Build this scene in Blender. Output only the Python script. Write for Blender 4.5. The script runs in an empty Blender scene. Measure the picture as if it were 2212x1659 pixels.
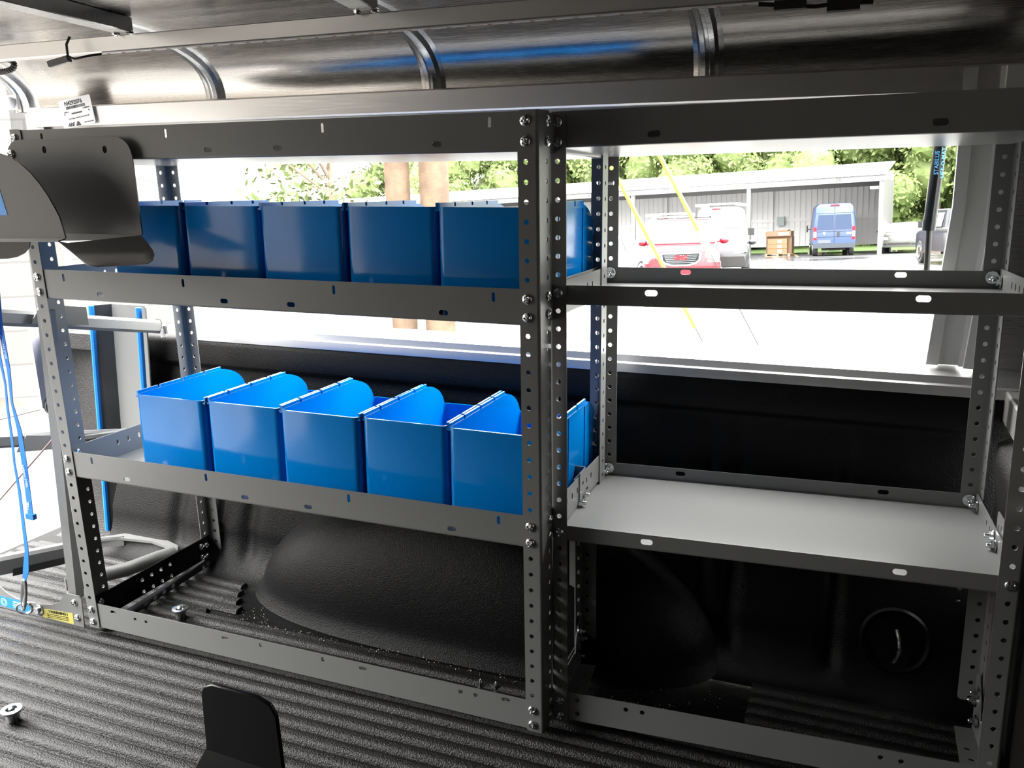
import bpy, bmesh, math, random
from mathutils import Matrix, Vector
random.seed(7)
SC = bpy.context.scene
COL = SC.collection
PI = math.pi
IN = 0.0254

# ------------------------------------------------------------------ camera, sky, exposure
cam_d = bpy.data.cameras.new('camera'); cam = bpy.data.objects.new('camera', cam_d); COL.objects.link(cam)
cam_d.sensor_width = 36.0; cam_d.lens = 36.0 * 1831.86 / 2212.0; cam_d.clip_start = 0.01; cam_d.clip_end = 500
cam.matrix_world = Matrix(((0.9318228, -0.0780814, 0.35441441, 0.39212687),
                           (0.36249588, 0.24709434, -0.89863292, -1.05559419),
                           (-0.01740728, 0.9658404, 0.25855232, 0.86565069), (0, 0, 0, 1)))
SC.camera = cam
# street frame: the parking lot is level, the truck stands a little tilted on it
EM = Matrix(((0.99866169, 0.0, -0.05171868, 0.48004862),
             (0.00373949, 0.99738261, 0.07220766, -1.1783472),
             (0.05158331, -0.07230442, 0.99604781, -0.82763058), (0, 0, 0, 1)))
SC.view_settings.view_transform = 'Standard'; SC.view_settings.look = 'None'
SC.view_settings.gamma = 1.0; SC.view_settings.use_curve_mapping = False
SC.view_settings.exposure = 0.0
W = bpy.data.worlds.new('overcast_sky'); SC.world = W; W.use_nodes = True
wn = W.node_tree.nodes; wl = W.node_tree.links
bg = wn['Background']; bg.inputs['Strength'].default_value = 22.0
tc = wn.new('ShaderNodeTexCoord'); sep = wn.new('ShaderNodeSeparateXYZ'); cr = wn.new('ShaderNodeValToRGB')
wl.new(tc.outputs['Generated'], sep.inputs[0]); wl.new(sep.outputs['Z'], cr.inputs[0]); wl.new(cr.outputs[0], bg.inputs[0])
cr.color_ramp.elements[0].position = 0.10; cr.color_ramp.elements[0].color = (0.215, 0.209, 0.20, 1)
cr.color_ramp.elements[1].position = 0.5; cr.color_ramp.elements[1].color = (1.0, 0.99, 0.965, 1)

# ------------------------------------------------------------------ materials
def mat(name, col, rough=0.5, metal=0.0, bump=None, spec=0.5, coat=0.0, var=None, emit=None):
    """bump=(scale, strength, distance); var=(scale, second colour)"""
    m = bpy.data.materials.new(name); m.use_nodes = True
    nt = m.node_tree; b = nt.nodes['Principled BSDF']
    b.inputs['Base Color'].default_value = (*col, 1); b.inputs['Roughness'].default_value = rough
    b.inputs['Metallic'].default_value = metal; b.inputs['Specular IOR Level'].default_value = spec
    b.inputs['Coat Weight'].default_value = coat; b.inputs['Coat Roughness'].default_value = 0.05
    co = None
    def coord():
        nonlocal co
        if co is None: co = nt.nodes.new('ShaderNodeTexCoord')
        return co.outputs['Object']
    if bump:
        n = nt.nodes.new('ShaderNodeTexNoise'); n.inputs['Scale'].default_value = bump[0]; n.inputs['Detail'].default_value = 3
        nt.links.new(coord(), n.inputs['Vector'])
        bp = nt.nodes.new('ShaderNodeBump'); bp.inputs['Strength'].default_value = bump[1]; bp.inputs['Distance'].default_value = bump[2]
        nt.links.new(n.outputs['Fac'], bp.inputs['Height']); nt.links.new(bp.outputs[0], b.inputs['Normal'])
    if var:
        n = nt.nodes.new('ShaderNodeTexNoise'); n.inputs['Scale'].default_value = var[0]; n.inputs['Detail'].default_value = 5
        nt.links.new(coord(), n.inputs['Vector'])
        r = nt.nodes.new('ShaderNodeValToRGB'); r.color_ramp.elements[0].color = (*col, 1); r.color_ramp.elements[1].color = (*var[1], 1)
        r.color_ramp.elements[0].position = 0.4; r.color_ramp.elements[1].position = 0.62
        nt.links.new(n.outputs['Fac'], r.inputs[0]); nt.links.new(r.outputs[0], b.inputs['Base Color'])
    if emit:
        b.inputs['Emission Color'].default_value = (*emit[0], 1); b.inputs['Emission Strength'].default_value = emit[1]
    return m
def brushed(name, col, rough, axis=0, stretch=60, amount=0.12):
    m = mat(name, col, rough, 1.0)
    nt = m.node_tree; b = nt.nodes['Principled BSDF']
    c = nt.nodes.new('ShaderNodeTexCoord'); mp = nt.nodes.new('ShaderNodeMapping')
    sc = [900, 900, 900]; sc[axis] = 900 / stretch; mp.inputs['Scale'].default_value = sc
    n = nt.nodes.new('ShaderNodeTexNoise'); n.inputs['Scale'].default_value = 1.0; n.inputs['Detail'].default_value = 2
    nt.links.new(c.outputs['Object'], mp.inputs[0]); nt.links.new(mp.outputs[0], n.inputs['Vector'])
    mr = nt.nodes.new('ShaderNodeMapRange'); mr.inputs[3].default_value = rough - amount; mr.inputs[4].default_value = rough + amount
    nt.links.new(n.outputs['Fac'], mr.inputs[0]); nt.links.new(mr.outputs[0], b.inputs['Roughness'])
    bp = nt.nodes.new('ShaderNodeBump'); bp.inputs['Strength'].default_value = 0.08; bp.inputs['Distance'].default_value = 0.0004
    nt.links.new(n.outputs['Fac'], bp.inputs['Height']); nt.links.new(bp.outputs[0], b.inputs['Normal'])
    return m
M = {}
M['steel'] = mat('grey_powder_coat', (0.185, 0.187, 0.184), 0.30, 0.0, (900, 0.08, 0.0003), 0.35)
M['black_steel'] = mat('black_powder_coat', (0.004, 0.004, 0.0045), 0.22, 0.0, (700, 0.12, 0.0004), 0.35)
M['dark_steel'] = mat('dark_grey_textured_paint', (0.045, 0.045, 0.045), 0.33, 0.0, (700, 0.2, 0.0005), 0.5)
M['zinc'] = mat('bright_zinc', (0.78, 0.80, 0.82), 0.16, 1.0, (500, 0.15, 0.0003))
M['bin'] = mat('blue_bin_plastic', (0.0, 0.20, 0.62), 0.14, 0.0, (60, 0.02, 0.002), 0.5)
M['alu'] = brushed('mill_aluminium', (0.60, 0.585, 0.57), 0.40)
M['alu'].node_tree.nodes['Principled BSDF'].inputs['Metallic'].default_value = 0.75
M['alu_sheet'] = brushed('brushed_aluminium_sheet', (0.42, 0.395, 0.37), 0.26)
M['alu_v'] = brushed('mill_aluminium_upright', (0.80, 0.80, 0.79), 0.45, 2)
M['alu_v'].node_tree.nodes['Principled BSDF'].inputs['Metallic'].default_value = 0.45
M['alu_dark'] = brushed('dull_aluminium', (0.42, 0.42, 0.42), 0.3)
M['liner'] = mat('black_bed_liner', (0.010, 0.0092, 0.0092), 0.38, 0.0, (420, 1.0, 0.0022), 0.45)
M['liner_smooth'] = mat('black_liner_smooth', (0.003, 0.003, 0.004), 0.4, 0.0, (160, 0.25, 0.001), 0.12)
M['liner_shade'] = mat('black_liner_shade_copy', (0.0035, 0.0032, 0.0035), 0.42, 0.0, (420, 0.7, 0.0015), 0.16)  # liner plastic again, shade on side wall, hump and floor base put into colour
M['sill'] = mat('pale_sill_aluminium', (0.50, 0.50, 0.50), 0.4, 0.5)
M['dirt'] = mat('pale_crumbs', (0.5, 0.45, 0.38), 0.8)
M['blackp'] = mat('black_plastic', (0.012, 0.012, 0.012), 0.35)
M['rubber'] = mat('black_rubber', (0.02, 0.02, 0.02), 0.6)
M['webbing'] = mat('blue_webbing', (0.01, 0.17, 0.62), 0.7, 0, (1500, 0.3, 0.0006))
M['blue_edge'] = mat('blue_edge_trim', (0.0, 0.19, 0.62), 0.5)
M['white_ink'] = mat('white_print', (0.8, 0.85, 0.9), 0.6)
M['ltblue_ink'] = mat('pale_blue_print', (0.12, 0.45, 0.8), 0.6)
M['black_ink'] = mat('black_print', (0.02, 0.02, 0.02), 0.6)
M['label_white'] = mat('white_label', (0.8, 0.8, 0.82), 0.35)
M['label_yellow'] = mat('yellow_label', (0.55, 0.50, 0.13), 0.4)
M['label_blue'] = mat('blue_label', (0.02, 0.23, 0.62), 0.4)
M['white'] = mat('white_paint', (0.85, 0.85, 0.85), 0.3)
M['wall_block'] = None

# ------------------------------------------------------------------ mesh helpers
class MB:
    def __init__(s): s.v = []; s.f = []; s.mi = []; s.cur = 0
    def add(s, vs, fs, mtx=None):
        o = len(s.v)
        s.v += [tuple(mtx @ Vector(p)) for p in vs] if mtx is not None else [tuple(p) for p in vs]
        s.f += [tuple(i + o for i in f) for f in fs]; s.mi += [s.cur] * len(fs)
        return s
    def box(s, a, b, mtx=None):
        x0, y0, z0 = a; x1, y1, z1 = b
        return s.add([(x0,y0,z0),(x1,y0,z0),(x1,y1,z0),(x0,y1,z0),(x0,y0,z1),(x1,y0,z1),(x1,y1,z1),(x0,y1,z1)],
                     [(0,3,2,1),(4,5,6,7),(0,1,5,4),(1,2,6,5),(2,3,7,6),(3,0,4,7)], mtx)
    def prism(s, pts, h0, h1, mtx=None):
        n = len(pts)
        return s.add([(x, y, h0) for x, y in pts] + [(x, y, h1) for x, y in pts],
                     [tuple(range(n))[::-1], tuple(range(n, 2*n))] + [(i, (i+1) % n, n+(i+1) % n, n+i) for i in range(n)], mtx)
    def ring(s, rings, closed=True, caps=True, mtx=None):
        """loft a list of equal length vertex loops"""
        n = len(rings[0]); vs = [p for r in rings for p in r]; fs = []
        for k in range(len(rings) - 1):
            for i in range(n if closed else n - 1):
                j = (i + 1) % n
                fs.append((k*n+i, k*n+j, (k+1)*n+j, (k+1)*n+i))
        if caps and closed:
            fs.append(tuple(range(n))[::-1]); fs.append(tuple((len(rings)-1)*n + i for i in range(n)))
        return s.add(vs, fs, mtx)
    def tube(s, path, r, n=10, mtx=None):
        P = [Vector(p) for p in path]; rings = []
        up = None
        for i, p in enumerate(P):
            t = (P[min(i+1, len(P)-1)] - P[max(i-1, 0)]).normalized()
            if up is None: up = Vector((0, 0, 1)) if abs(t.z) < 0.9 else Vector((1, 0, 0))
            a = t.cross(up).normalized(); up = a.cross(t).normalized()
            rr = r[i] if isinstance(r, (list, tuple)) else r
            rings.append([tuple(p + a*math.cos(2*PI*k/n)*rr + up*math.sin(2*PI*k/n)*rr) for k in range(n)])
        return s.ring(rings, mtx=mtx)
    def bar(s, a, b, w, h, up=(0,0,1), ch=0.0):
        """rectangular bar from a to b, w sideways, h along up, optional chamfer"""
        a = Vector(a); b = Vector(b); t = (b-a).normalized(); side = t.cross(Vector(up)).normalized(); u = side.cross(t).normalized()
        w /= 2; h /= 2; c = ch
        if c > 0: prof = [(-w+c,-h),(w-c,-h),(w,-h+c),(w,h-c),(w-c,h),(-w+c,h),(-w,h-c),(-w,-h+c)]
        else: prof = [(-w,-h),(w,-h),(w,h),(-w,h)]
        return s.ring([[tuple(p + side*x + u*y) for x, y in prof] for p in (a, b)])
    def strip(s, path, widths, nrm, t):
        """flat ribbon following a path"""
        P = [Vector(p) for p in path]; rings = []
        for i, p in enumerate(P):
            d = (P[min(i+1, len(P)-1)] - P[max(i-1, 0)]).normalized(); N = Vector(nrm[i] if isinstance(nrm, list) else nrm).normalized()
            a = d.cross(N).normalized(); w = (widths[i] if isinstance(widths, (list, tuple)) else widths)/2
            N = a.cross(d).normalized()
            rings.append([tuple(p+a*w+N*t/2), tuple(p-a*w+N*t/2), tuple(p-a*w-N*t/2), tuple(p+a*w-N*t/2)])
        return s.ring(rings)
    def lathe(s, prof, n=20, mtx=None):
        """prof: (r, z)"""
        rings = [[(r*math.cos(2*PI*k/n), r*math.sin(2*PI*k/n), z) for k in range(n)] for r, z in prof]
        return s.ring(rings, caps=True, mtx=mtx)
    def ell(s, c, r, nu=16, nv=10, jit=0.0, seed=0):
        rnd = random.Random(seed); vs = []; fs = []
        for j in range(1, nv):
            for i in range(nu):
                th = PI*j/nv; ph = 2*PI*i/nu; k = 1 + rnd.uniform(-jit, jit)
                vs.append((c[0]+r[0]*k*math.sin(th)*math.cos(ph), c[1]+r[1]*k*math.sin(th)*math.sin(ph), c[2]+r[2]*k*math.cos(th)))
        for j in range(nv-2):
            for i in range(nu):
                fs.append((j*nu+i, (j+1)*nu+i, (j+1)*nu+(i+1) % nu, j*nu+(i+1) % nu))
        vs += [(c[0], c[1], c[2]+r[2]), (c[0], c[1], c[2]-r[2])]; t = len(vs)-2
        fs += [(t, i, (i+1) % nu) for i in range(nu)] + [(t+1, (nv-2)*nu+(i+1) % nu, (nv-2)*nu+i) for i in range(nu)]
        return s.add(vs, fs)
    def mesh(s, name, mats, angle=35):
        me = bpy.data.meshes.new(name); me.from_pydata(s.v, [], s.f)
        for m in (mats if isinstance(mats, (list, tuple)) else [mats]): me.materials.append(m)
        for p, i in zip(me.polygons, s.mi): p.material_index = i
        bm = bmesh.new(); bm.from_mesh(me); bmesh.ops.recalc_face_normals(bm, faces=bm.faces); bm.to_mesh(me); bm.free()
        me.shade_smooth(); me.set_sharp_from_angle(angle=math.radians(angle)); me.update()
        return me
def link(name, me, parent=None):
    o = bpy.data.objects.new(name, me); COL.objects.link(o)
    if parent is not None: o.parent = parent
    return o
def build(mb, name, mats, parent=None, angle=35): return link(name, mb.mesh(name, mats, angle), parent)
def tag(o, label=None, cat=None, group=None, kind=None):
    if label: o['label'] = label
    if cat: o['category'] = cat
    if group: o['group'] = group
    if kind: o['kind'] = kind
    return o
def thing(name, label, cat, mtx=None, group=None):
    o = bpy.data.objects.new(name, None); COL.objects.link(o); o.empty_display_size = 0.05
    if mtx is not None: o.matrix_world = mtx if isinstance(mtx, Matrix) else Matrix.Translation(mtx)
    return tag(o, label, cat, group)
def copy_tree(o, parent=None):
    c = o.copy(); COL.objects.link(c)
    if parent is not None: c.parent = parent; c.matrix_parent_inverse = o.matrix_parent_inverse
    for ch in list(o.children): copy_tree(ch, c)
    return c
def T(x, y, z): return Matrix.Translation((x, y, z))
def Rz(a): return Matrix.Rotation(a, 4, 'Z')
def Rx(a): return Matrix.Rotation(a, 4, 'X')
def Ry(a): return Matrix.Rotation(a, 4, 'Y')
def circ(cx, cy, rx, ry=None, n=14):
    ry = ry or rx
    return [(cx + rx*math.cos(2*PI*k/n), cy + ry*math.sin(2*PI*k/n)) for k in range(n)]
def slot(cx, cy, w, h):
    """stadium: w and h overall"""
    r = min(w, h)/2; P = []
    for k in range(16):
        a = 2*PI*k/16 + PI/16; dx, dy = max(w/2 - r, 0), max(h/2 - r, 0)
        P.append((cx + math.copysign(dx, math.cos(a)) + r*math.cos(a), cy + math.copysign(dy, math.sin(a)) + r*math.sin(a)))
    return P
def rrect(x0, y0, x1, y1, r=0.0, corners=(1,1,1,1)):
    """corner order: x0y0, x1y0, x1y1, x0y1"""
    P = []
    for (cx, cy, a0, on) in ((x0, y0, PI, corners[0]), (x1, y0, 1.5*PI, corners[1]), (x1, y1, 0, corners[2]), (x0, y1, .5*PI, corners[3])):
        if on and r > 0:
            ox = cx + (r if cx == x0 else -r); oy = cy + (r if cy == y0 else -r)
            for k in range(6): P.append((ox + r*math.cos(a0 + k*PI/10), oy + r*math.sin(a0 + k*PI/10)))
        else: P.append((cx, cy))
    return P
def plate(mb, outline, holes, t, mtx):
    """sheet of thickness t with real holes, in the local xy plane"""
    cd = bpy.data.curves.new('plate', 'CURVE'); cd.dimensions = '2D'; cd.fill_mode = 'BOTH'; cd.extrude = t/2
    for poly in [outline] + list(holes):
        sp = cd.splines.new('POLY'); sp.points.add(len(poly)-1)
        for p, (x, y) in zip(sp.points, poly): p.co = (x, y, 0, 1)
        sp.use_cyclic_u = True
    ob = bpy.data.objects.new('plate', cd); me = bpy.data.meshes.new_from_object(ob)
    mb.add([tuple(v.co) for v in me.vertices], [tuple(p.vertices) for p in me.polygons], mtx)
    bpy.data.objects.remove(ob); bpy.data.curves.remove(cd); bpy.data.meshes.remove(me)
def text_into(mb, txt, size, mtx, align='CENTER', ext=0.00015, shear=0, bold=0.0):
    cd = bpy.data.curves.new('txt', 'FONT'); cd.body = txt; cd.size = size; cd.align_x = align; cd.align_y = 'CENTER'; cd.extrude = ext; cd.shear = shear; cd.offset = bold
    cd.resolution_u = 3
    ob = bpy.data.objects.new('txt', cd); me = bpy.data.meshes.new_from_object(ob)
    mb.add([tuple(v.co) for v in me.vertices], [tuple(p.vertices) for p in me.polygons], mtx)
    bpy.data.objects.remove(ob); bpy.data.curves.remove(cd); bpy.data.meshes.remove(me)
# local xy -> world xz facing -y ; local x -> y, local y -> z facing +x
XZ = Matrix(((1,0,0,0),(0,0,1,0),(0,1,0,0),(0,0,0,1)))
XZT = Matrix(((1,0,0,0),(0,0,-1,0),(0,1,0,0),(0,0,0,1)))     # proper rotation, text readable from -y
YZ = Matrix(((0,0,1,0),(1,0,0,0),(0,1,0,0),(0,0,0,1)))

# ------------------------------------------------------------------ setting: bed and cap of the truck
SL = 0.035            # the bed falls slightly towards the outer side
def zf(y): return -SL*y
XR, XL = 0.68, -1.42  # bulkhead and open rear end
def ribbed(mb, x0, x1, y0, y1, base=-0.004, h=0.0075, per=0.030):
    n0 = math.ceil(y0/per); prof = []
    y = y0; prof.append((y0, 0))
    k = n0
    while k*per < y1:
        c = k*per
        for d, hh in ((-.0125,0),(-.0105,.5),(-.008,.92),(-.003,1),(.003,1),(.008,.92),(.0105,.5),(.0125,0)):
            if y0 < c+d < y1: prof.append((c+d, hh))
        k += 1
    prof.append((y1, 0))
    xs = [x0 + (x1-x0)*i/24 for i in range(25)]
    mb.ring([[(x, yy, zf(yy) + base - h + h*hh) for yy, hh in prof] for x in xs], closed=False, caps=False)
    for x in (x0, x1):
        r1 = [(x, yy, zf(yy) + base - h + h*hh) for yy, hh in prof]; r2 = [(x, yy, zf(yy) + base - h - .006) for yy, hh in prof]
        mb.ring([r1, r2], closed=False, caps=False)
fl = MB()
ribbed(fl, XL+0.03, XR, -1.24, 0.150)
ribbed(fl, XL+0.03, -0.76, 0.150, 0.30)
ribbed(fl, 0.30, XR, 0.150, 0.28)
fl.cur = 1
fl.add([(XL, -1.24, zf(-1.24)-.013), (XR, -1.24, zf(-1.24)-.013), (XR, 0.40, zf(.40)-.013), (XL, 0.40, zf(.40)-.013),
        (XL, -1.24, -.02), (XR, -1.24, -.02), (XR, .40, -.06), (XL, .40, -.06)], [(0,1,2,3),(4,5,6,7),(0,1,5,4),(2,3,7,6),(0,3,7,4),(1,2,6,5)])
fl.cur = 0
for k, yy in enumerate((0.180, .210, .240, .270)):   # cut rib ends near the wheel hump
    x = (-.70, -.725, -.745, -.765)[k]
    ribs_h = 0.0075
    fl.ring([[(xx, yy+d, zf(yy)-.0115+ribs_h*hh) for d, hh in ((-.0125,0),(-.008,.92),(0,1),(.008,.92),(.0125,0))] for xx in (-.80, x)], closed=True)
build(fl, 'floor', [M['liner'], M['liner_shade']], angle=50)['kind'] = 'structure'

YW = 0.415
wf_ = MB()
def wall_prof():
    P = [(0.275, zf(.275)-.012)]
    for k in range(1, 9):
        a = k*PI/16; P.append((0.275 + 0.075*math.sin(a), zf(.275)-.012 + 0.10*(1-math.cos(a))))
    P += [(0.388, 0.16), (0.414, 0.28), (0.434, 0.40), (0.436, 0.410), (0.434, 0.418), (0.424, 0.424), (0.421, 0.431), (0.423, 0.448), (0.424, 0.470), (0.428, 0.479), (0.436, 0.484), (0.46, 0.485)]
    return P
WP = wall_prof()
def groove(x):
    g = 0
    for c, w in ((0.19, .012), (0.245, .012), (-0.80, .02), (-0.88, .012), (0.42, .012), (-1.0, .02)):
        g += math.exp(-((x-c)/w)**2)
    return min(g, 1)
xs = []; x = -1.195
while x < XR - 0.001: xs.append(x); x += 0.008
xs.append(XR)
rings = []
for x in xs:
    g = groove(x); r = []
    for i, (y, z) in enumerate(WP):
        w = 1 if 4 <= i <= 10 else 0
        r.append((x, y + 0.012*g*w, z))
    rings.append(r)
wf_.ring(rings, closed=False, caps=False)
wf_.cur = 0
# wheel hump: super-ellipsoid quarter growing out of the wall
def hump(mb):
    NU, NV = 72, 30; xc, a, b, c = -0.252, 0.495, 0.255, 0.32; vs = []; fs = []
    def sg(v, p): return math.copysign(abs(v)**p, v)
    for j in range(NV+1):
        ph = (PI/2)*j/NV
        for i in range(NU+1):
            th = PI*i/NU
            X = xc - a*sg(math.cos(th), 0.62)*sg(math.cos(ph), 1.9)
            Y = 0.43 - b*sg(math.sin(th), 0.62)*sg(math.cos(ph), 0.8)
            Z = -0.012 + c*sg(math.sin(ph), 1.0)
            fl_ = max(0, 1 - (Z+.012)/0.03)**2*0.018        # soft foot
            d = Vector((X-xc, Y-0.43)); 
            if d.length > 1e-6: d = d.normalized()*fl_
            vs.append((X + d.x, Y + d.y, Z + (zf(Y) if Z < 0.05 else zf(Y))))
    for j in range(NV):
        for i in range(NU):
            k = j*(NU+1)+i; fs.append((k, k+1, k+NU+2, k+NU+1))
    mb.add(vs, fs)
hump(wf_)
wall_far = build(wf_, 'wall_far', M['liner_shade'], angle=60); wall_far['kind'] = 'structure'
# round cargo ring recess in the wall
rc = MB()
rc.lathe([(0.052, 0.0), (0.056, .004), (0.052, .008), (0.047, .006), (0.045, -.012), (0.0001, -.014)], 36, T(0.52, 0.352, 0.070) @ Rx(PI/2-.25))
o = build(rc, 'tie_down_recess', M['liner_smooth'])
tag(o, 'round black recess moulded in the bed side wall under the right-hand shelves', 'tie-down recess')
rr = MB(); rr.tube([(0.52, 0.326, 0.042), (0.524, 0.322, 0.055), (0.526, 0.322, 0.07), (0.524, 0.328, 0.085), (0.52, 0.338, 0.098)], 0.0035, 8)
build(rr, 'ring', M['zinc'], o)

# near side wall of the bed (behind the camera), bulkhead, roof
nw = MB(); nw.box((XL, -1.26, -.02), (XR, -1.22, 0.50)); nw.box((XL+.1, -1.27, .53), (XR, -1.25, .93)); build(nw, 'wall_near', M['liner'])['kind'] = 'structure'
nt_ = MB(); nt_.box((XL, -1.27, .50), (XR, -1.21, 0.53)); nt_.box((XL, -1.27, .93), (XR, -1.21, 0.99)); build(nt_, 'trim_1', M['alu'])['kind'] = 'structure'
def cove(side):
    P = [(.462, .985), (.462, 1.0), (.460, 1.012), (.455, 1.027), (.445, 1.042), (.430, 1.056), (.412, 1.068), (.388, 1.079), (.358, 1.089), (.32, 1.098), (.27, 1.106), (.22, 1.110)]
    if side < 0: P = [(-0.76 - y, z) for y, z in P]
    return P
cl = MB()
CX = [-1.40, -0.86, -0.353, 0.156, 0.668]
for side in (1, -1):
    P = cove(side); cl.ring([[(x, y, z) for y, z in P] for x in (XL-.02, XR)], closed=False, caps=False)
    P2 = [(y + .004*side, z + .006) for y, z in P]; cl.ring([[(x, y, z) for y, z in P2] for x in (XL-.02, XR)], closed=False, caps=False)
cl.box((XL-.02, -0.98, 1.110), (XR, 0.22, 1.118))
build(cl, 'ceiling', M['alu_sheet'], angle=60)['kind'] = 'structure'
# curved hat ribs of the cove, each a thing
ribl = ['curved aluminium rib at the open rear end of the cap', 'curved aluminium rib above the hanging bracket end of the shelving', 'curved aluminium rib above the middle of the blue bins', 'curved aluminium rib above the right-hand empty shelving', 'curved aluminium rib beside the front wall of the cap']
def rib_mesh(x0, w=0.019):
    mb = MB(); P = cove(1); rings = []
    for i, (y, z) in enumerate(P):
        a = Vector(P[min(i+1, len(P)-1)]) - Vector(P[max(i-1, 0)]); n = Vector((-a.y, a.x)).normalized()
        if n.x > 0: n = -n
        n = Vector((n.x, -abs(n.y))) if True else n
        prof = [(-w*1.25, 0), (-w*.85, .003), (-w*.6, .011), (-w*.2, .013), (-w*.12, .010), (w*.12, .010), (w*.2, .013), (w*.6, .011), (w*.85, .003), (w*1.25, 0)]
        rings.append([(x0+px, y + n.x*h, z + n.y*h) for px, h in prof])
    mb.ring(rings, closed=False, caps=False); return mb
for i, x in enumerate(CX):
    o = build(rib_mesh(x, 0.030 if i == 0 else 0.02), 'roof_rib', M['alu_dark']); tag(o, ribl[i], 'roof rib', 'curved ribs in the cap cove')

# longitudinal rail under the cove, sill and window jamb
rl = MB(); rl.bar((-1.375, .452, .972), (XR, .452, .967), .03, .042, ch=.003)
tag(build(rl, 'trim_2', M['alu']), kind='structure')
st = MB()   # sill extrusion: stepped
for a, b in (((-1.0), XR),):
    prof = [(.427,.486),(.429,.496),(.436,.498),(.440,.510),(.455,.514),(.475,.520),(.50,.519),(.50,.48),(.427,.48)]
    st.ring([[(xx, y, z) for y, z in prof] for xx in (a, b)])
tag(build(st, 'trim_3', M['sill'], angle=20), kind='structure')
jm = MB()
def jl(x, z, y0=.50): return (x, .50 - (z-.52)*0.13, z)
for x0, x1, y_, h in ((.530, .548, .0, .004), (.548, .578, .008, .008), (.578, .584, -.002, .012), (.584, .612, -.014, .012)):
    jm.ring([[(x0+dx, .462 + y_ - dz*.06, .522+dz), (x1+dx, .462 + y_ - dz*.06, .522+dz), (x1+dx, .475 + y_ - dz*.06, .522+dz), (x0+dx, .475 + y_ - dz*.06, .522+dz)] for dx, dz in ((0, 0), (.012, .26), (.006, .46))])
tag(build(jm, 'trim_4', M['alu_v'], angle=20), kind='structure')
# cap side skin: above window (lintel) and right of the jamb
sk = MB(); sk.box((XL, .468, .895), (XR, .478, .99)); sk.box((.60, .468, .515), (XR, .478, .99))
tag(build(sk, 'wall_side_cap', M['alu_dark']), kind='structure')
lj = MB(); lj.box((-1.40, .455, .515), (-1.352, .478, .99)); tag(build(lj, 'trim_5', M['alu_dark']), kind='structure')
# bulkhead: cap front wall + bed front wall
bw = MB(); bw.box((XR, -1.26, .46), (XR+.01, .478, 1.12)); bw.bar((XR-.002, .38, .50), (XR-.002, .30, .98), .002, .05, up=(0,1,0))
tag(build(bw, 'wall_right', M['alu_dark']), kind='structure')
bt = MB(); bt.bar((XR-.02, -1.2, .47), (XR-.02, .46, .47), .03, .05, ch=.003); tag(build(bt, 'trim_6', M['alu']), kind='structure')
bl = MB()
prof = [(XR, -.03), (XR-.03, -.02), (XR-.035, .10), (XR-.038, .33), (XR-.05, .40), (XR-.045, .425), (XR-.02, .44), (XR, .44)]
bl.ring([[(px, y, pz) for px, pz in prof] for y in (-1.24, -.9, -.5, -.1, .1, .2, .28, .34, .375)])
tag(build(bl, 'wall_front_liner', M['liner'], angle=60), kind='structure')

# ceiling tube with light strip, cross members
tb = MB(); tb.bar((XL-.1, .180, 1.070), (XR, .196, 1.070), .026, .026, ch=.0015); build_t = build(tb, 'ceiling_rail', M['alu'])
tag(build_t, 'long square aluminium tube under the roof carrying the light strip', 'roof rail')
for i, (xa, xb, lb) in enumerate(((-.72, -.80, 'aluminium roof cross tube welded to the long rail above the bracket end'), (-.235, -.318, 'aluminium roof cross tube welded to the long rail above the blue bins'))):
    m = MB(); m.bar((xa+.12, -.70, 1.097), (xb, .168, 1.097), .036, .025, ch=.0015)
    o = build(m, 'roof_crossbar', M['alu_dark']); tag(o, lb, 'roof crossbar', 'roof cross tubes')
    w_ = MB(); w_.ell((xb-.016, .166, 1.084), (.007, .006, .004), 10, 6, .25, i); w_.ell((xb+.016, .166, 1.084), (.007, .006, .004), 10, 6, .25, i+5)
    build(w_, 'weld_bead', M['zinc'], o)
ls = MB(); ls.box((-.86, .166, 1.0535), (.25, .176, 1.0565), Matrix.Shear('XY', 4, (0, 0)))
led = thing('light_strip', 'thin light strip stuck under the long roof rail', 'light strip', (0, 0, 0))
b_ = MB(); b_.bar((-.86, .176, 1.0555), (.26, .187, 1.0555), .009, .002); build(b_, 'tape', M['label_white'], led)
d_ = MB()
for k in range(34):
    x = -.85 + k*.033; d_.box((x, .1735 + (x+.86)*.0098, 1.0538), (x+.006, .1775 + (x+.86)*.0098, 1.0546))
build(d_, 'resistor', mat('amber_chip', (.45, .2, .08), .5), led)['kind'] = 'stuff'
wr = MB(); wr.tube([(.26, .187, 1.054), (.30, .19, 1.05), (.33, .20, 1.048), (.36, .20, 1.05), (.40, .205, 1.049)], .003, 8); build(wr, 'wire', M['blackp'], led)
cn = MB(); cn.box((.28, .183, 1.045), (.32, .197, 1.056)); build(cn, 'plug', M['blackp'], led); cn = MB(); cn.box((.345, .190, 1.040), (.385, .207, 1.056)); build(cn, 'plug', M['blackp'], led)
# loose plug at the left end of the strip
lp = thing('wire_plug', 'small black wire plug hanging from the roof rail at the rear', 'plug', (0, 0, 0))
m = MB(); m.tube([(-.905, .150, 1.083), (-.91, .145, 1.070), (-.905, .140, 1.05), (-.895, .145, 1.045), (-.875, .155, 1.050), (-.86, .172, 1.054)], .0022, 8); build(m, 'wire', M['blackp'], lp)
m = MB(); m.bar((-.945, .135, 1.038), (-.905, .142, 1.046), .012, .011, ch=.002); build(m, 'connector', M['blackp'], lp)
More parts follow.
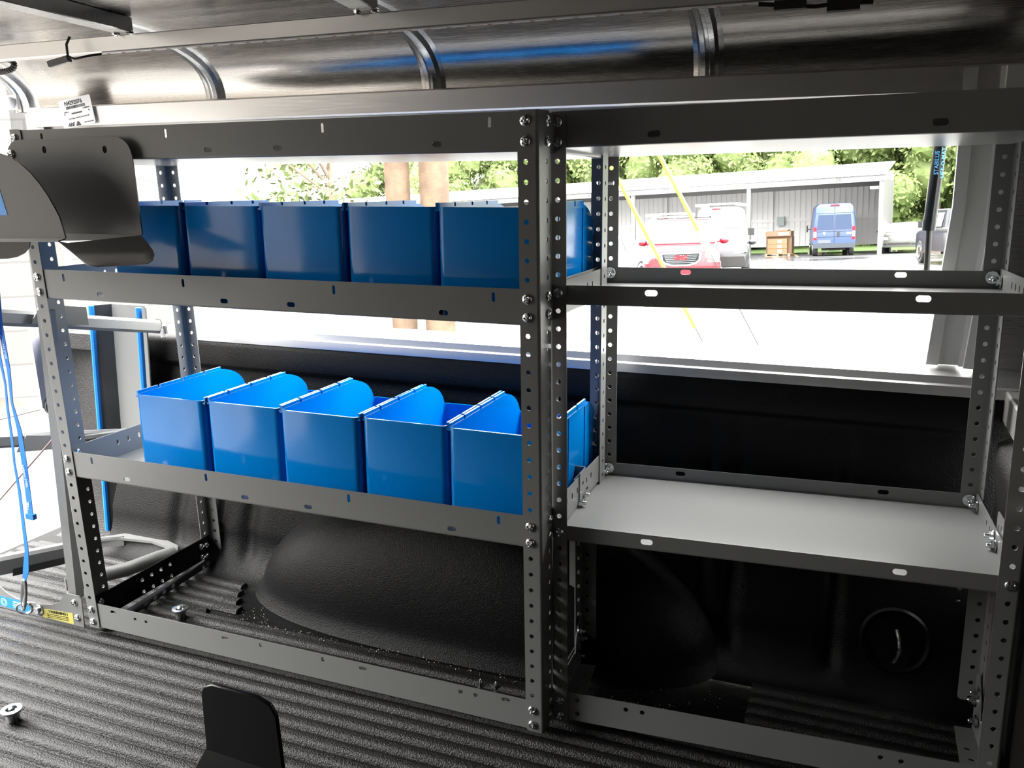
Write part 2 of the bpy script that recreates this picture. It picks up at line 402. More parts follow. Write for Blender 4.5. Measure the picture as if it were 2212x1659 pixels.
# corrugated hose
m = MB(); pts = [(-1.30+.0, .30, 1.085)] ; pts = []
for k in range(60):
    a = -PI*.5 + k/59*PI*1.25; pts.append((-1.262 + .05*math.cos(a) - (0.06 if k > 45 else 0)*(k-45)/14, .30, 1.068 + .012*math.sin(a)))
pts = [(-1.36+.11*k/30, .30, 1.056+.002*math.sin(k/5)) for k in range(31)] + [(-1.25+.022*math.sin(k/20*PI), .30, 1.056+.011*(1-math.cos(k/20*PI))) for k in range(1, 21)] + [(-1.25-.11*k/30, .30, 1.078) for k in range(1, 31)]
m.tube(pts, [.0062 if k % 2 else .0048 for k in range(len(pts))], 10); tag(build(m, 'corrugated_hose', M['blackp']), 'black corrugated cable hose looping at the rear roof corner', 'cable hose')
m = MB(); m.ell((-1.335, .36, 1.0), (.018, .008, .012), 16, 10); m.box((-1.36, .365, .985), (-1.315, .372, 1.015)); tag(build(m, 'marker_lamp', M['label_white']), 'small white marker lamp low on the rear corner of the cap', 'lamp')
# hanging label tag on the rail
tg = thing('label_tag', 'white barcode label tag taped to the aluminium rail at the rear', 'tag', (0, 0, 0))
TM = T(-1.218, .431, .979) @ Matrix.Rotation(math.radians(-7), 4, 'Y') @ XZT
m = MB(); m.prism(rrect(-.048, -.030, .048, .030, .004), -.0005, .0005, TM); build(m, 'card', M['label_white'], tg)
m = MB()
text_into(m, 'N4292076', .0125, TM @ T(-.004, .0205, .0008), bold=.0003)
x = -.028
rb = random.Random(3)
while x < .028:
    w = rb.choice((.0006, .001, .0016)); m.prism([(x, .0085), (x+w, .0085), (x+w, .0145), (x, .0145)], .0006, .0008, TM); x += w + rb.choice((.0006, .0011))
for tx, s, px, py in (('0408 c5', .004, -.030, .003), ('A 70000000', .004, .030, .005), ('3000000000000', .005, .0, -.002), ('3rd Gl Slate 1500 QC 76.4 SGLE 33"', .0042, .004, -.012), ('www.4are.com', .0045, .030, -.0245)):
    text_into(m, tx, s, TM @ T(px, py, .0008))
text_into(m, 'ARE', .0105, TM @ T(-.024, -.0245, .0008), bold=.0005, shear=.3)
m.prism([(-.010, -.029), (.006, -.029), (.000, -.0195), (-.004, -.0195)], .0006, .0008, TM)
for px in (-.036, .037): m.prism(circ(px, -.001, .0016), .0006, .0008, TM)
build(m, 'lettering', M['black_ink'], tg)

# ------------------------------------------------------------------ bolts
def bolt_mesh():
    mb = MB(); N, R = 28, .0072; vs = [(0, 0, .0034)]; fs = []
    rs = (.12, .25, .4, .55, .7, .82, .92, 1.0)
    for r in rs:
        for k in range(N):
            a = 2*PI*k/N; X, Y = r*math.cos(a), r*math.sin(a)
            z = .0040*math.sqrt(max(0, 1-(r*.96)**2)) + .0004
            if r < .62 and (abs(X) < .12 or abs(Y) < .12): z -= .0018
            vs.append((X*R, Y*R, z))
    for k in range(N): fs.append((0, 1+k, 1+(k+1) % N))
    for j in range(len(rs)-1):
        for k in range(N): a = 1+j*N; fs.append((a+k, a+N+k, a+N+(k+1) % N, a+(k+1) % N))
    a = 1+(len(rs)-1)*N; b0 = len(vs)
    vs += [(R*math.cos(2*PI*k/N), R*math.sin(2*PI*k/N), -.001) for k in range(N)]
    for k in range(N): fs.append((a+k, b0+k, b0+(k+1) % N, a+(k+1) % N))
    mb.add(vs, fs); return mb.mesh('bolt', M['zinc'], 45)
def nut_mesh():
    mb = MB(); mb.lathe([(.0001, 0), (.0095, 0), (.0098, .0006), (.0095, .0014), (.0001, .0014)], 24)
    mb.prism([(.0063*math.cos(PI/3*k), .0063*math.sin(PI/3*k)) for k in range(6)], .0014, .0062)
    mb.lathe([(.0001, .006), (.0033, .006), (.0033, .0105), (.0026, .0115), (.0001, .0115)], 14)
    return mb.mesh('nut', M['zinc'], 30)
BOLT, NUT = bolt_mesh(), nut_mesh()
FY = Rx(PI/2)                       # facing -y
FX = Ry(PI/2)                       # facing +x
FXN = Ry(-PI/2)
def bolt(parent, p, face, nut=False):
    o = link('nut' if nut else 'bolt', NUT if nut else BOLT, parent)
    o.matrix_local = T(*p) @ face @ Rz(random.uniform(0, 1.5)); return o

# ------------------------------------------------------------------ slotted angle posts and trays
TH = .0018
def lpost(xc, yc, sx, sy, z0, z1, wf, ws, hf, hs, zs, zs2=None, lean=(0, 0)):
    """angle post: corner at (xc,yc); front flange towards sx, side flange towards sy; holes at offsets hf / hs"""
    mb = MB(); r = .004; R6 = .006
    fo = rrect(0, z0, wf-r, z1, R6, (0, 1, 1, 0)); so = rrect(0, z0, ws-r, z1, R6, (0, 1, 1, 0))
    fh = [circ(hf-r, z, .0036, n=12) for z in zs]; sh = [circ(hs-r, z, .0036, n=12) for z in (zs2 or zs)]
    plate(mb, fo, fh, TH, T(xc+sx*r, yc+sy*TH/2, 0) @ Matrix.Diagonal((sx, 1, 1, 1)) @ XZ)
    plate(mb, so, sh, TH, T(xc+sx*TH/2, yc+sy*r, 0) @ Matrix.Diagonal((1, sy, 1, 1)) @ YZ)
    ro, ri = r, r-TH; cx, cy = xc+sx*r, yc+sy*r
    arc = [(cx - sx*ro*math.cos(a), cy - sy*ro*math.sin(a)) for a in [PI/2*k/5 for k in range(6)]] + [(cx - sx*ri*math.cos(a), cy - sy*ri*math.sin(a)) for a in [PI/2*(5-k)/5 for k in range(6)]]
    mb.ring([[(x, y, z) for x, y in arc] for z in (z0, z1)])
    return mb
def tray(x0, x1, y0, y1, z0, z1f, z1s, front, back, side, sl=0.0, yo=0.0):
    """shelf tray open upwards: pan at z0, lips up to z1; front/back/side are hole lists (cx, z, w, h)"""
    mb = MB(); t = .0012
    r = .003
    plate(mb, rrect(x0+.001, z0+r, x1-.001, z1f, .004, (0,0,1,1)), [slot(*h) for h in front], t, T(0, y0+t/2, 0) @ XZ)
    plate(mb, rrect(x0+.001, z0+r, x1-.001, z1f, .004, (0,0,1,1)), [slot(*h) for h in back], t, T(0, y1-t/2, 0) @ XZ)
    for xs_ in (x0, x1-t):
        plate(mb, rrect(y0+.002, z0+r, y1-.002, z1s, .004, (0,0,1,1)), [slot(*h) for h in side], t, T(xs_+t/2, 0, 0) @ YZ)
    q = .0008
    mb.ring([[(x0+i, y0+i, z), (x1-i, y0+i, z), (x1-i, y1-i, z), (x0+i, y1-i, z)] for i, z in ((0, z0+r), (.0009, z0+.0009), (r, z0), (r, z0), )], caps=False)
    mb.add([(x0+r, y0+r, z0), (x1-r, y0+r, z0), (x1-r, y1-r, z0), (x0+r, y1-r, z0)], [(0, 1, 2, 3)])
    mb.add([(x0+t, y0+t, z0+t), (x1-t, y0+t, z0+t), (x1-t, y1-t, z0+t), (x0+t, y1-t, z0+t)], [(0, 1, 2, 3)])
    mb.ring([[(x0+t, y0+t, z), (x1-t, y0+t, z), (x1-t, y1-t, z), (x0+t, y1-t, z)] for z in (z0+r+.001, z0+t)], caps=False)
    # folded top bead
    mb.v = [(x, y, z - sl*(y-yo)) for x, y, z in mb.v]
    return mb

# ------------------------------------------------------------------ unit with the blue bins
U1 = thing('shelving_unit', 'grey steel shelving unit holding two rows of blue bins', 'shelving unit', (0, 0, 0), 'steel shelving units along the bed side')
K = lambda k: .91 - k*IN
Z0, Z1 = .0085, .9235
D1 = .345
zs_all = [K(k) for k in range(36)]
def zs_skip(sk, sh=0.0): return [K(k)-sh for k in range(36) if k not in sk]
bk = (0, 1, 9, 10, 22, 23, 34, 35)
xL, xRc = -.9065, .0175
lp_ = lpost(xL, 0, 1, 1, Z0, Z1, .0265, .054, .0125, .043, zs_skip(bk), zs_all); build(lp_, 'post', M['steel'], U1)
rp_ = lpost(xRc, 0, -1, 1, Z0, Z1, .0285, .046, .0175, .033, zs_skip(bk), zs_skip(bk)); build(rp_, 'post', M['steel'], U1)
SH = SL*D1
bl_ = lpost(xL, D1+.001, 1, -1, Z0-SH, Z1-SH, .029, .030, .0165, .019, [z-SH for z in zs_all], [z-SH for z in zs_all]); build(bl_, 'post', M['steel'], U1)
br_ = lpost(xRc, D1+.001, -1, -1, .30, Z1-SH, .029, .036, .0165, .019, [z-SH for z in zs_all if z > .32], [z-SH for z in zs_all if z > .32]); build(br_, 'post', M['steel'], U1)
bm2 = lpost(xRc, .225, -1, -1, .01, .365, .029, .036, .0165, .019, [K(k)-.008 for k in range(22, 35)]); build(bm2, 'post', M['steel'], U1)
def slots1(zt):
    H = [(x, zt-.0125, .005, .0135) for x in (-.8365, -.582, -.3035, -.050)] + [(x, zt-.038, .0145, .0075) for x in (-.759, -.505, -.381, -.1265)]
    return H
sidesl = [(.06+.0254*i, 0, .006, .010) for i in range(10)]
for zt in (.922, .6945, .366):
    side = [(.045+.027*i, zt-.02, .006, .010) for i in (3, 4, 5, 7, 8)] + [(.20, zt-.036, .012, .006), (.235, zt-.036, .012, .006)]
    tr = tray(xL+.002, xRc-.002, .002, D1-.001, zt-.050, zt, zt, slots1(zt), slots1(zt), side, SL)
    o = build(tr, 'shelf_tray', M['steel'], U1)
bb = MB()
holes = [(-.841, .0495, .0145, .0065), (-.789, .0455, .0065, .0065), (-.763, .045, .0065, .0065), (-.582, .0495, .0145, .0065), (-.505, .051, .006, .0085), (-.378, .0505, .006, .0085),
         (-.30, .0505, .0145, .0065), (-.122, .0485, .0075, .0075), (-.096, .0485, .0075, .0075), (-.045, .0525, .0145, .0065)]
plate(bb, rrect(xL+.002, .011, xRc-.002, .060, .003), [slot(*h) for h in holes], .0016, T(0, .003, 0) @ XZ)
bb.box((xL+.003, .003, .0100), (xRc-.003, .032, .0114))
build(bb, 'base_beam', M['steel'], U1)
sb = MB(); sh_ = [(y, z, .0085, .0085) for y in (.136, .162, .188, .214) for z in (.044, .0175)]
def sideplate(x, y0, y1, h):
    m_ = MB(); plate(m_, rrect(y0, .011, y1, .062, .003), [slot(*q) for q in h], .0016, T(x, 0, 0) @ YZ); m_.v = [(a, b, c - SL*b) for a, b, c in m_.v]; return m_
m = sideplate(xL+.0035, .004, D1-.004, sh_); m.box((xL+.003, .01, -.004), (xL+.03, D1-.01, -.0025)); build(m, 'side_plate', M['black_steel'], U1)
m = sideplate(xRc-.0035, .004, .228, [(y, z, .0085, .0085) for y in (.06, .086, .112) for z in (.044, .0175)]); build(m, 'side_plate', M['steel'], U1)
for k in bk:
    bolt(U1, (xL+.0125, -.0002, K(k)), FY); bolt(U1, (0, -.0002, K(k)), FY)
    bolt(U1, (xRc+.0002, .034, K(k)), FX)
for k, (yy, dz) in enumerate(((.310, 0), (.310, -.026), (.326, -.004), (.326, -.030))):
    bolt(U1, (xL+.0045, yy, .046+dz-SH), FX)
for zt in (.6945, .366): bolt(U1, (xL+.0045, .030, zt-.014), FX)
bolt(U1, (xL+.0045, .03, .045), FX)

# ------------------------------------------------------------------ empty unit (right)
R2 = Matrix(((1, -0.03075329, -0.01557421, 0.01868149), (0.03075329, 1, 0.04392031, 0.07346822), (0.01557421, -0.04392031, 1, 0.90951228), (0, 0, 0, 1)))
U2 = thing('shelving_unit', 'empty grey steel shelving unit with two bare shelves in front of the open window', 'shelving unit', None, 'steel shelving units along the bed side')
q = R2.to_3x3().normalized(); U2.matrix_world = Matrix.Translation(R2.translation) @ q.to_quaternion().to_matrix().to_4x4()
k2 = lambda k: -k*IN
z2 = [k2(k) for k in range(36)]
W2, DP = .5899, .3232
xa, xb = -.0125, W2+.0125
b2 = (0, 1, 10, 23, 34, 35)
def sk2(s): return [k2(k) for k in range(36) if k not in s]
KM = 9.0; 
build(lpost(xa, 0, 1, 1, -.8985, .0125, .0245, .036, .0125, .024, sk2((0, 1, 9, 23, 34, 35))), 'post', M['steel'], U2)
build(lpost(xb, 0, -1, 1, -.8985, .0125, .0265, .036, .0125, .024, sk2((0, 1, 9, 23, 34, 35))), 'post', M['steel'], U2)
build(lpost(xa-.003, DP+.001, 1, -1, -.63, .0125, .0285, .036, .0155, .019, sk2((0, 1, 3, 9, 23))), 'post', M['steel'], U2)
build(lpost(xb+.003, DP+.001, -1, -1, -.63, .0125, .0285, .036, .0155, .019, sk2((0, 1, 9, 23))), 'post', M['steel'], U2)
YM = .165
zm = [-.6887 - k*IN for k in range(-3, 7)]
build(lpost(xa, YM, 1, -1, -.845, -.600, .0285, .036, .0125, .019, zm), 'post', M['steel'], U2)
build(lpost(xb, YM, -1, -1, -.845, -.600, .0285, .036, .0125, .019, zm), 'post', M['steel'], U2)
hz = [(.130, .0005)]
def slots2(zc, x=(.130, .463), w=.0175, h=.0085): return [(a, zc, w, h) for a in x]
build(tray(xa+.002, xb-.002, .002, DP-.001, -.033, .014, .014, slots2(-.020, (.13, .465)), slots2(-.020), [], 0), 'shelf_tray', M['steel'], U2)
for zt, zb, zc in ((-.218, -.2455, -.2265), (-.5735, -.598, -.5845)):
    side = [(.07+.0128*i, zc, .005, .009) for i in (0, 2)] + [(.128+.025*i, zc-.004, .006, .010) for i in range(5)]
    if zt < -.4: side = [(.20, zc, .005, .009), (.225, zc, .005, .009)]
    build(tray(xa+.002, xb-.002, .002, DP-.001, zb, zt, zt+.004, slots2(zc), slots2(zc+.001), side, 0), 'shelf_tray', M['steel'], U2)
m = MB(); h2 = [(.027, -.859, .0075, .0075), (.027, -.882, .0075, .0075), (.103, -.8595, .0075, .0075), (.128, -.8595, .0075, .0075), (.459, -.8605, .0075, .0075), (.485, -.861, .0075, .0075), (.25, -.859, .012, .007)]
plate(m, rrect(xa+.002, -.894, xb-.002, -.8475, .003), [slot(*h) for h in h2[:-1]], .0016, T(0, .003, 0) @ XZ); m.box((xa+.003, .003, -.895), (xb-.003, .03, -.8938)); build(m, 'base_beam', M['steel'], U2)
for xx in (xa+.0035, xb-.0035):
    s = 1 if xx < .3 else -1
    m = MB(); plate(m, rrect(.004, -.893, YM+.004, -.846, .003), [slot(.06, -.86, .008, .008), slot(.09, -.87, .008, .008)], .0016, T(xx, 0, 0) @ YZ)
    plate(m, [(0, .0), (.034, 0), (.026, YM-.01), (0, YM-.01)], [slot(.016, .10, .009, .006), slot(.014, .075, .009, .006)], .0016, T(xx, .004, -.889) @ Matrix.Diagonal((s, 1, 1, 1)))
    build(m, 'side_plate', M['steel'], U2)
    m = MB(); plate(m, [(.112, -.846), (YM-.004, -.846), (YM-.004, -.800), (YM-.018, -.790), (.118, -.82)], [slot(.14, -.815, .007, .007)], .0016, T(xx+s*.002, 0, 0) @ YZ)
    build(m, 'gusset', M['steel'], U2)
    for yy, zz in ((.135, -.815), (.148, -.835), (.13, -.858)): bolt(U2, (xx+s*.003, yy, zz), FX if s > 0 else FXN, True)
    # lower rear leg bolts on the side lip, tab standing above the lip
    for yy, zz in ((.126, -.590), (.147, -.583)): bolt(U2, (xx+s*.001, yy+.02, zz), FX if s > 0 else FXN, True)
    m = MB(); plate(m, rrect(.129, -.60, .172, -.546, .004, (0,0,1,1)), [slot(.142, -.562, .0045, .008), slot(.158, -.566, .0045, .008)], .0014, T(xx-s*.004, 0, 0) @ YZ); build(m, 'hanger_tab', M['steel'], U2)
    for zz in (-.232, -.586): bolt(U2, (xx+s*.001, DP-.022, zz), FX if s > 0 else FXN, True)
for k in (0, 1, 9, 23, 34, 35):
    bolt(U2, (0, -.0002, k2(k)), FY); bolt(U2, (W2, -.0002, k2(k)), FY)
for k in (9, 23):
    bolt(U2, (.0005, DP-.004, k2(k)+.001), FY, True); bolt(U2, (W2-.0005, DP-.004, k2(k)+.001), FY, True)
# long bolt tying the post
m = MB(); m.lathe([(.0001, 0), (.0085, 0), (.0085, .0015), (.006, .0016), (.006, .006), (.0032, .006), (.0032, .024), (.0001, .025)], 16, T(xa-.002, DP-.024, k2(3)) @ FX); build(m, 'tie_bolt', M['zinc'], U2)

# ------------------------------------------------------------------ blue bins
BW, BH, BD = .148, .155, .300
def bin_body():
    mb = MB(); r = .010; t = .0026
    def loop(off, inset=0.0):
        P = []
        hw, d0, d1 = BW/2 - off - inset, off, BD - off - inset
        rr_ = r - off if off < r else .001
        def corner(cx, cy, a0): return [(cx + rr_*math.cos(a0 + PI/2*k/5), cy + rr_*math.sin(a0 + PI/2*k/5)) for k in range(6)]
        P += corner(-hw+rr_, d0+rr_, PI)
        P += corner(hw-rr_, d0+rr_, 1.5*PI)
        P += [(hw, d0+rr_+(d1-d0-2*rr_)*k/24) for k in range(1, 24)]
        P += corner(hw-rr_, d1-rr_, 0)
        P += corner(-hw+rr_, d1-rr_, .5*PI)
        P += [(-hw, d1-rr_-(d1-d0-2*rr_)*k/24) for k in range(1, 24)]
        return P
    def top(y):
        if y < .225: return BH
        u = min(1, (y-.225)/(.295-.225)); return BH - .047*(1-math.sqrt(max(0, 1-u*u)))**0.8
    outer, inner = loop(0), loop(t)
    bot = loop(0, .002)
    rings = [[(x, y, 0.0) for x, y in bot], [(x, y, .018) for x, y in bot], [(x, y, .022) for x, y in outer], [(x, y, top(y)) for x, y in outer],
             [(x, y, top(yo)) for (x, y), (xo, yo) in zip(inner, outer)], [(x, y, t) for x, y in inner]]
    mb.ring(rings, caps=True)
    # vertical stiffening ribs on the right hand side
    for y in (.10, .135, .225): mb.box((BW/2-.0005, y, .004), (BW/2+.0016, y+.004, BH-.004))
    return mb
def bin_rim(s):
    mb = MB(); L = [(.006, .055), (.061, .118), (.124, .176), (.182, .226)]
    for a, b in L:
        mb.box((s*BW/2-.0016, a, BH-.004), (s*BW/2+.0016, b, BH+.0055))
    mb.box((s*BW/2-.0022, .004, BH-.006), (s*BW/2+.0022, .235, BH-.003))
    return mb
body_me, rimL, rimR = bin_body().mesh('bin_body', M['bin'], 40), bin_rim(-1).mesh('rim_rail', M['bin']), bin_rim(1).mesh('rim_rail', M['bin'])
def make_bin():
    t = thing('storage_bin', None, None, (0, 0, 0))
    link('bin_body', body_me, t); link('rim_rail', rimL, t); link('rim_rail', rimR, t); return t
proto = make_bin()
where = ['partly behind the black tray bracket', 'second from the bracket, with a dark curved reflection', 'in the middle of its row', 'with the wooden poles seen behind it', 'beside the middle post']
where2 = ['nearest the open rear end', 'second from the open rear end', 'in the middle of its row', 'next but one to the middle posts', 'partly behind the middle posts']
n_ = 0
for row, (x0, zb, wh) in enumerate(((-.768, .6465, where), (-.764, .3175, where2))):
    for i in range(5):
        o = proto if n_ == 0 else copy_tree(proto); n_ += 1
        yb = .045 + (.004 if i % 2 else 0)
        o.matrix_world = T(x0 + BW/2 + .1535*i, yb, zb - SL*yb - .0008) @ Rx(-SL) @ Rz(random.uniform(-.006, .006))
        tag(o, ('blue plastic bin on the upper shelf, ' if row == 0 else 'blue plastic bin on the lower shelf, ') + wh[i], 'storage bin', 'blue bins on the upper shelf' if row == 0 else 'blue bins on the lower shelf')

# ------------------------------------------------------------------ black tray brackets on the left post
BR = thing('tray_bracket', 'black steel tray bracket bolted to the top left of the shelving', 'bracket', (0, 0, 0))
m = MB()
plate(m, rrect(-.905, .758, -.640, .9065, .030, (0, 0, 1, 1)), [slot(-.820+.0, .890, .0085, .011), slot(-.693, .888, .0085, .011)], .002, T(0, -.010, 0) @ XZ)
build(m, 'back_plate', M['dark_steel'], BR)
m = MB()   # sloping chin then black curled flap coming towards the viewer and down
m.ring([[(-.905, -.010, .758), (-.640, -.010, .758), (-.640, -.012, .758), (-.905, -.012, .758)], [(-.86, -.020, .744), (-.640, -.020, .752), (-.640, -.022, .752), (-.86, -.022, .744)]], caps=True)
build(m, 'chin', M['dark_steel'], BR)
m = MB()
FP = [(-.800, -.030, .747), (-0.774, -0.0337, 0.7447), (-0.6395, -0.0135, 0.7573), (-0.614, -0.0288, 0.7485), (-0.5885, -0.0458, 0.7387), (-0.5765, -0.0556, 0.7331), (-0.5708, -0.0655, 0.7275), (-0.5735, -0.0735, 0.7229), (-0.6133, -0.0791, 0.7196), (-0.6634, -0.0841, 0.7167), (-0.6841, -0.082, 0.718), (-0.712, -0.0707, 0.7244), (-0.7428, -0.0561, 0.7328)]
m.ring([FP, [(x, y-.0008, z-.0015) for x, y, z in FP]])
build(m, 'flap', M['black_steel'], BR)
bolt(BR, (-.894, -.0115, K(1)), FY)
# near cheek plate of the same bracket, closer to the camera
NP = thing('side_cheek', 'dark grey curved cheek plate with a blue sticker at the left', 'bracket plate', (0, 0, 0))
pts = [(-1.05, .753)] + [(-.832+.0, .753), (-.700, .7595)]
arc = [(-.703, .775), (-.706, .79), (-.712, .802), (-.722, .820), (-.735, .838), (-.752, .856), (-.772, .871), (-.795, .881), (-.815, .8855), (-.84, .8875), (-1.05, .889)]
m = MB(); plate(m, pts + arc, [], .0025, T(0, -.10, 0) @ XZ); build(m, 'plate', M['dark_steel'], NP)
m = MB(); m.ring([[(-1.05, -.10, .753), (-.701, -.10, .7595), (-.701, -.10, .7575), (-1.05, -.10, .7505)], [(-1.05, -.112, .751), (-.703, -.112, .7570), (-.703, -.112, .7550), (-1.05, -.112, .7485)]]); build(m, 'bottom_lip', M['steel'], NP)
m = MB(); m.prism([(-.86, .7535), (-.775, .755), (-.78, .744), (-.792, .735), (-.81, .7285), (-.83, .7255), (-.86, .724)], -.0008, .0008, T(0, -.099, 0) @ XZ); build(m, 'flap', M['black_steel'], NP)
m = MB(); m.prism([(-.90, .791), (-.812, .793), (-.820, .832), (-.90, .830)], -.0002, .0002, T(0, -.1016, 0) @ XZ); m.cur = 1
text_into(m, 'T', .012, T(-.8265, -.1020, .817) @ XZT); build(m, 'sticker', [M['label_blue'], M['white_ink']], NP)

# ------------------------------------------------------------------ grey rack standing at the rear end
RK = thing('rear_rack', 'grey steel rack frame with crossbars and blue edging at the open rear end', 'rack', (0, 0, 0))
m = MB(); m.ring([[(-.924, .012, .62), (-.900, .012, .62), (-.900, .030, .62), (-.924, .030, .62)], [(-.964, .012, .05), (-.944, .012, .05), (-.944, .030, .05), (-.964, .030, .05)]]); build(m, 'leg', M['steel'], RK)
m = MB()
P = [(-.923, .001), (-.919, .062), (-.924, .068), (-.955, .068), (-.962, .064), (-.978, .046), (-1.00, .036), (-1.03, .031), (-1.07, .0295), (-1.10, .0315), (-1.12, .038), (-1.145, .053), (-1.17, .068), (-1.30, .075), (-1.30, .004)]
plate(m, P, [circ(-1.052, .013, .004)], .0025, T(0, .003, 0) @ XZ); build(m, 'base_plate', M['steel'], RK)
BPM = Matrix(((1, 0, 0, 0), (0, 0, -1, 0), (0, 1, 0, 0), (0, 0, 0, 1)))
m = MB(); m.prism([(-1.030, .0225), (-.9475, .0275), (-.9485, .0035), (-1.031, .0035)], 0, .0003, T(0, .0016, 0) @ BPM); m.cur = 1
text_into(m, '! WARNING !', .0085, T(-.986, .0010, .0205) @ XZT @ Rz(.06), bold=.0003)
for i, w in enumerate((.066, .062, .068)):
    text_into(m, 'Failure to keep load secured may result in injury', .0029, T(-.989, .0010, .0145-.0035*i) @ XZT @ Rz(.05))
build(m, 'warning_label', [M['label_yellow'], M['black_ink']], RK)
m = MB(); m.prism([(-1.20, .030), (-1.062, .0275), (-1.062, .0045), (-1.20, .008)], 0, .0003, T(0, .0016, 0) @ BPM); m.cur = 1
text_into(m, 'ADRIAN STEEL', .0048, T(-1.092, .0010, .0225) @ XZT)
for i in range(3): text_into(m, 'Product support and information', .0026, T(-1.092, .0010, .0175-.0035*i) @ XZT)
m.add([], [])
for rr1, rr2 in ((.0085, .0074), (.005, .0042)):
    n = 24; m.add([(rr1*math.cos(2*PI*k/n), rr1*math.sin(2*PI*k/n), 0) for k in range(n)] + [(rr2*math.cos(2*PI*k/n), rr2*math.sin(2*PI*k/n), 0) for k in range(n)], [(k, (k+1) % n, n+(k+1) % n, n+k) for k in range(n)], T(-1.134, .0010, .017) @ XZT)
build(m, 'maker_label', [M['label_blue'], M['white_ink']], RK)
for p in ((-.938, .0015, .052), (-.936, .0015, .020)): bolt(RK, p, FY)
m = MB(); m.lathe([(.0001, 0), (.012, 0), (.012, .002), (.006, .0025), (.006, .007), (.0001, .007)], 20, T(-1.038, .001, .018) @ FY); build(m, 'eye_bolt', M['zinc'], RK)
# crossbars
def hollow_bar(a, b, w, h, name, ms):
    m = MB(); m.bar(a, b, w, h, ch=.006); return build(m, name, ms, RK)
hollow_bar((-1.04, -.10, .629), (-1.04, .405, .510), .022, .030, 'crossbar', M['steel'])
m = MB(); m.bar((-1.04, .405, .511), (-1.04, .412, .509), .024, .032, ch=.004); m.box((-1.046, .41, .494), (-1.018, .414, .512)); m.box((-1.03, .40, .487), (-1.026, .418, .505)); build(m, 'end_cap', M['alu'], RK)
m = MB(); m.ring([[(-1.02, .072, .580), (-1.02, .098, .612), (-1.02, .20, .590), (-1.02, .20, .553)], [(-1.017, .072, .580), (-1.017, .098, .612), (-1.017, .20, .590), (-1.017, .20, .553)]]); build(m, 'bracket', M['dark_steel'], RK)
m = MB(); m.bar((-1.1, -.10, .389), (-1.1, .31, .277), .02, .027, ch=.005); m.bar((-1.1, .20, .307), (-1.08, .33, .283), .03, .008); build(m, 'crossbar', M['steel'], RK)
m = MB(); m.ring([[(-1.088, .05, .325), (-1.088, .075, .352), (-1.088, .16, .325), (-1.088, .16, .297)], [(-1.085, .05, .325), (-1.085, .075, .352), (-1.085, .16, .325), (-1.085, .16, .297)]]); build(m, 'bracket', M['steel'], RK)
m = MB(); m.bar((-1.1, -.12, .140), (-1.1, .16, .066), .03, .036, ch=.006); build(m, 'crossbar', M['steel'], RK)
m = MB(); m.bar((-1.083, -.005, .094), (-1.083, .16, .052), .002, .014); build(m, 'rubber_insert', M['rubber'], RK)
m = MB(); m.ring([[(-1.04, .065, .012), (-1.04, .085, .040), (-1.04, .16, .035), (-1.04, .16, .005)], [(-1.037, .065, .012), (-1.037, .085, .040), (-1.037, .16, .035), (-1.037, .16, .005)]]); build(m, 'bracket', M['steel'], RK)
# panel with blue edges (two folded returns)
def slab(xa0, xb0, xa1, xb1, y0, y1, zt=.556, zb=-.028):
    mm = MB(); mm.ring([[(xa0, y0, zt), (xb0, y0, zt), (xb0, y1, zt), (xa0, y1, zt)], [(xa1, y0, zb), (xb1, y0, zb), (xb1, y1, zb), (xa1, y1, zb)]]); return mm
build(slab(-1.168, -1.070, -1.216, -1.118, .405, .408), 'panel', M['steel'], RK)
m = MB(); m.ring([[(-1.195, .375, .556), (-1.168, .405, .556), (-1.168, .408, .556), (-1.195, .378, .556)], [(-1.247, .375, -.028), (-1.216, .405, -.028), (-1.216, .408, -.028), (-1.247, .378, -.028)]]); build(m, 'folded_edge', M['dark_steel'], RK)
m = MB(); m.ring([[(-1.070, .408, .556), (-1.046, .385, .556), (-1.046, .382, .556), (-1.070, .405, .556)], [(-1.118, .408, -.028), (-1.092, .385, -.028), (-1.092, .382, -.028), (-1.118, .405, -.028)]]); build(m, 'folded_edge', M['dark_steel'], RK)
for x0, x1, y in ((-1.197, -1.249, .374), (-1.066, -1.112, .382)):
    m = MB(); m.tube([(x0, y, .556), (x1, y, -.005)], .0065, 8); build(m, 'blue_edging', M['blue_edge'], RK)
# foot: upper plate and lower round arm
m = MB(); FPl = [(-1.19, .30), (-1.15, .335), (-1.05, .345), (-.985, .325), (-.962, .30), (-.968, .29), (-1.0, .31), (-1.06, .322), (-1.15, .31), (-1.19, .28)]
m.prism(FPl, .012, .018); m.bar((-1.19, .29, .008), (-1.14, .318, .008), .004, .024); build(m, 'foot_plate', M['steel'], RK)
m = MB(); m.tube([(-1.06, .085, .028), (-1.03, .13, .026), (-1.0, .19, .020), (-.985, .26, .016), (-.975, .30, .012)], .015, 12); build(m, 'foot_arm', M['steel'], RK)
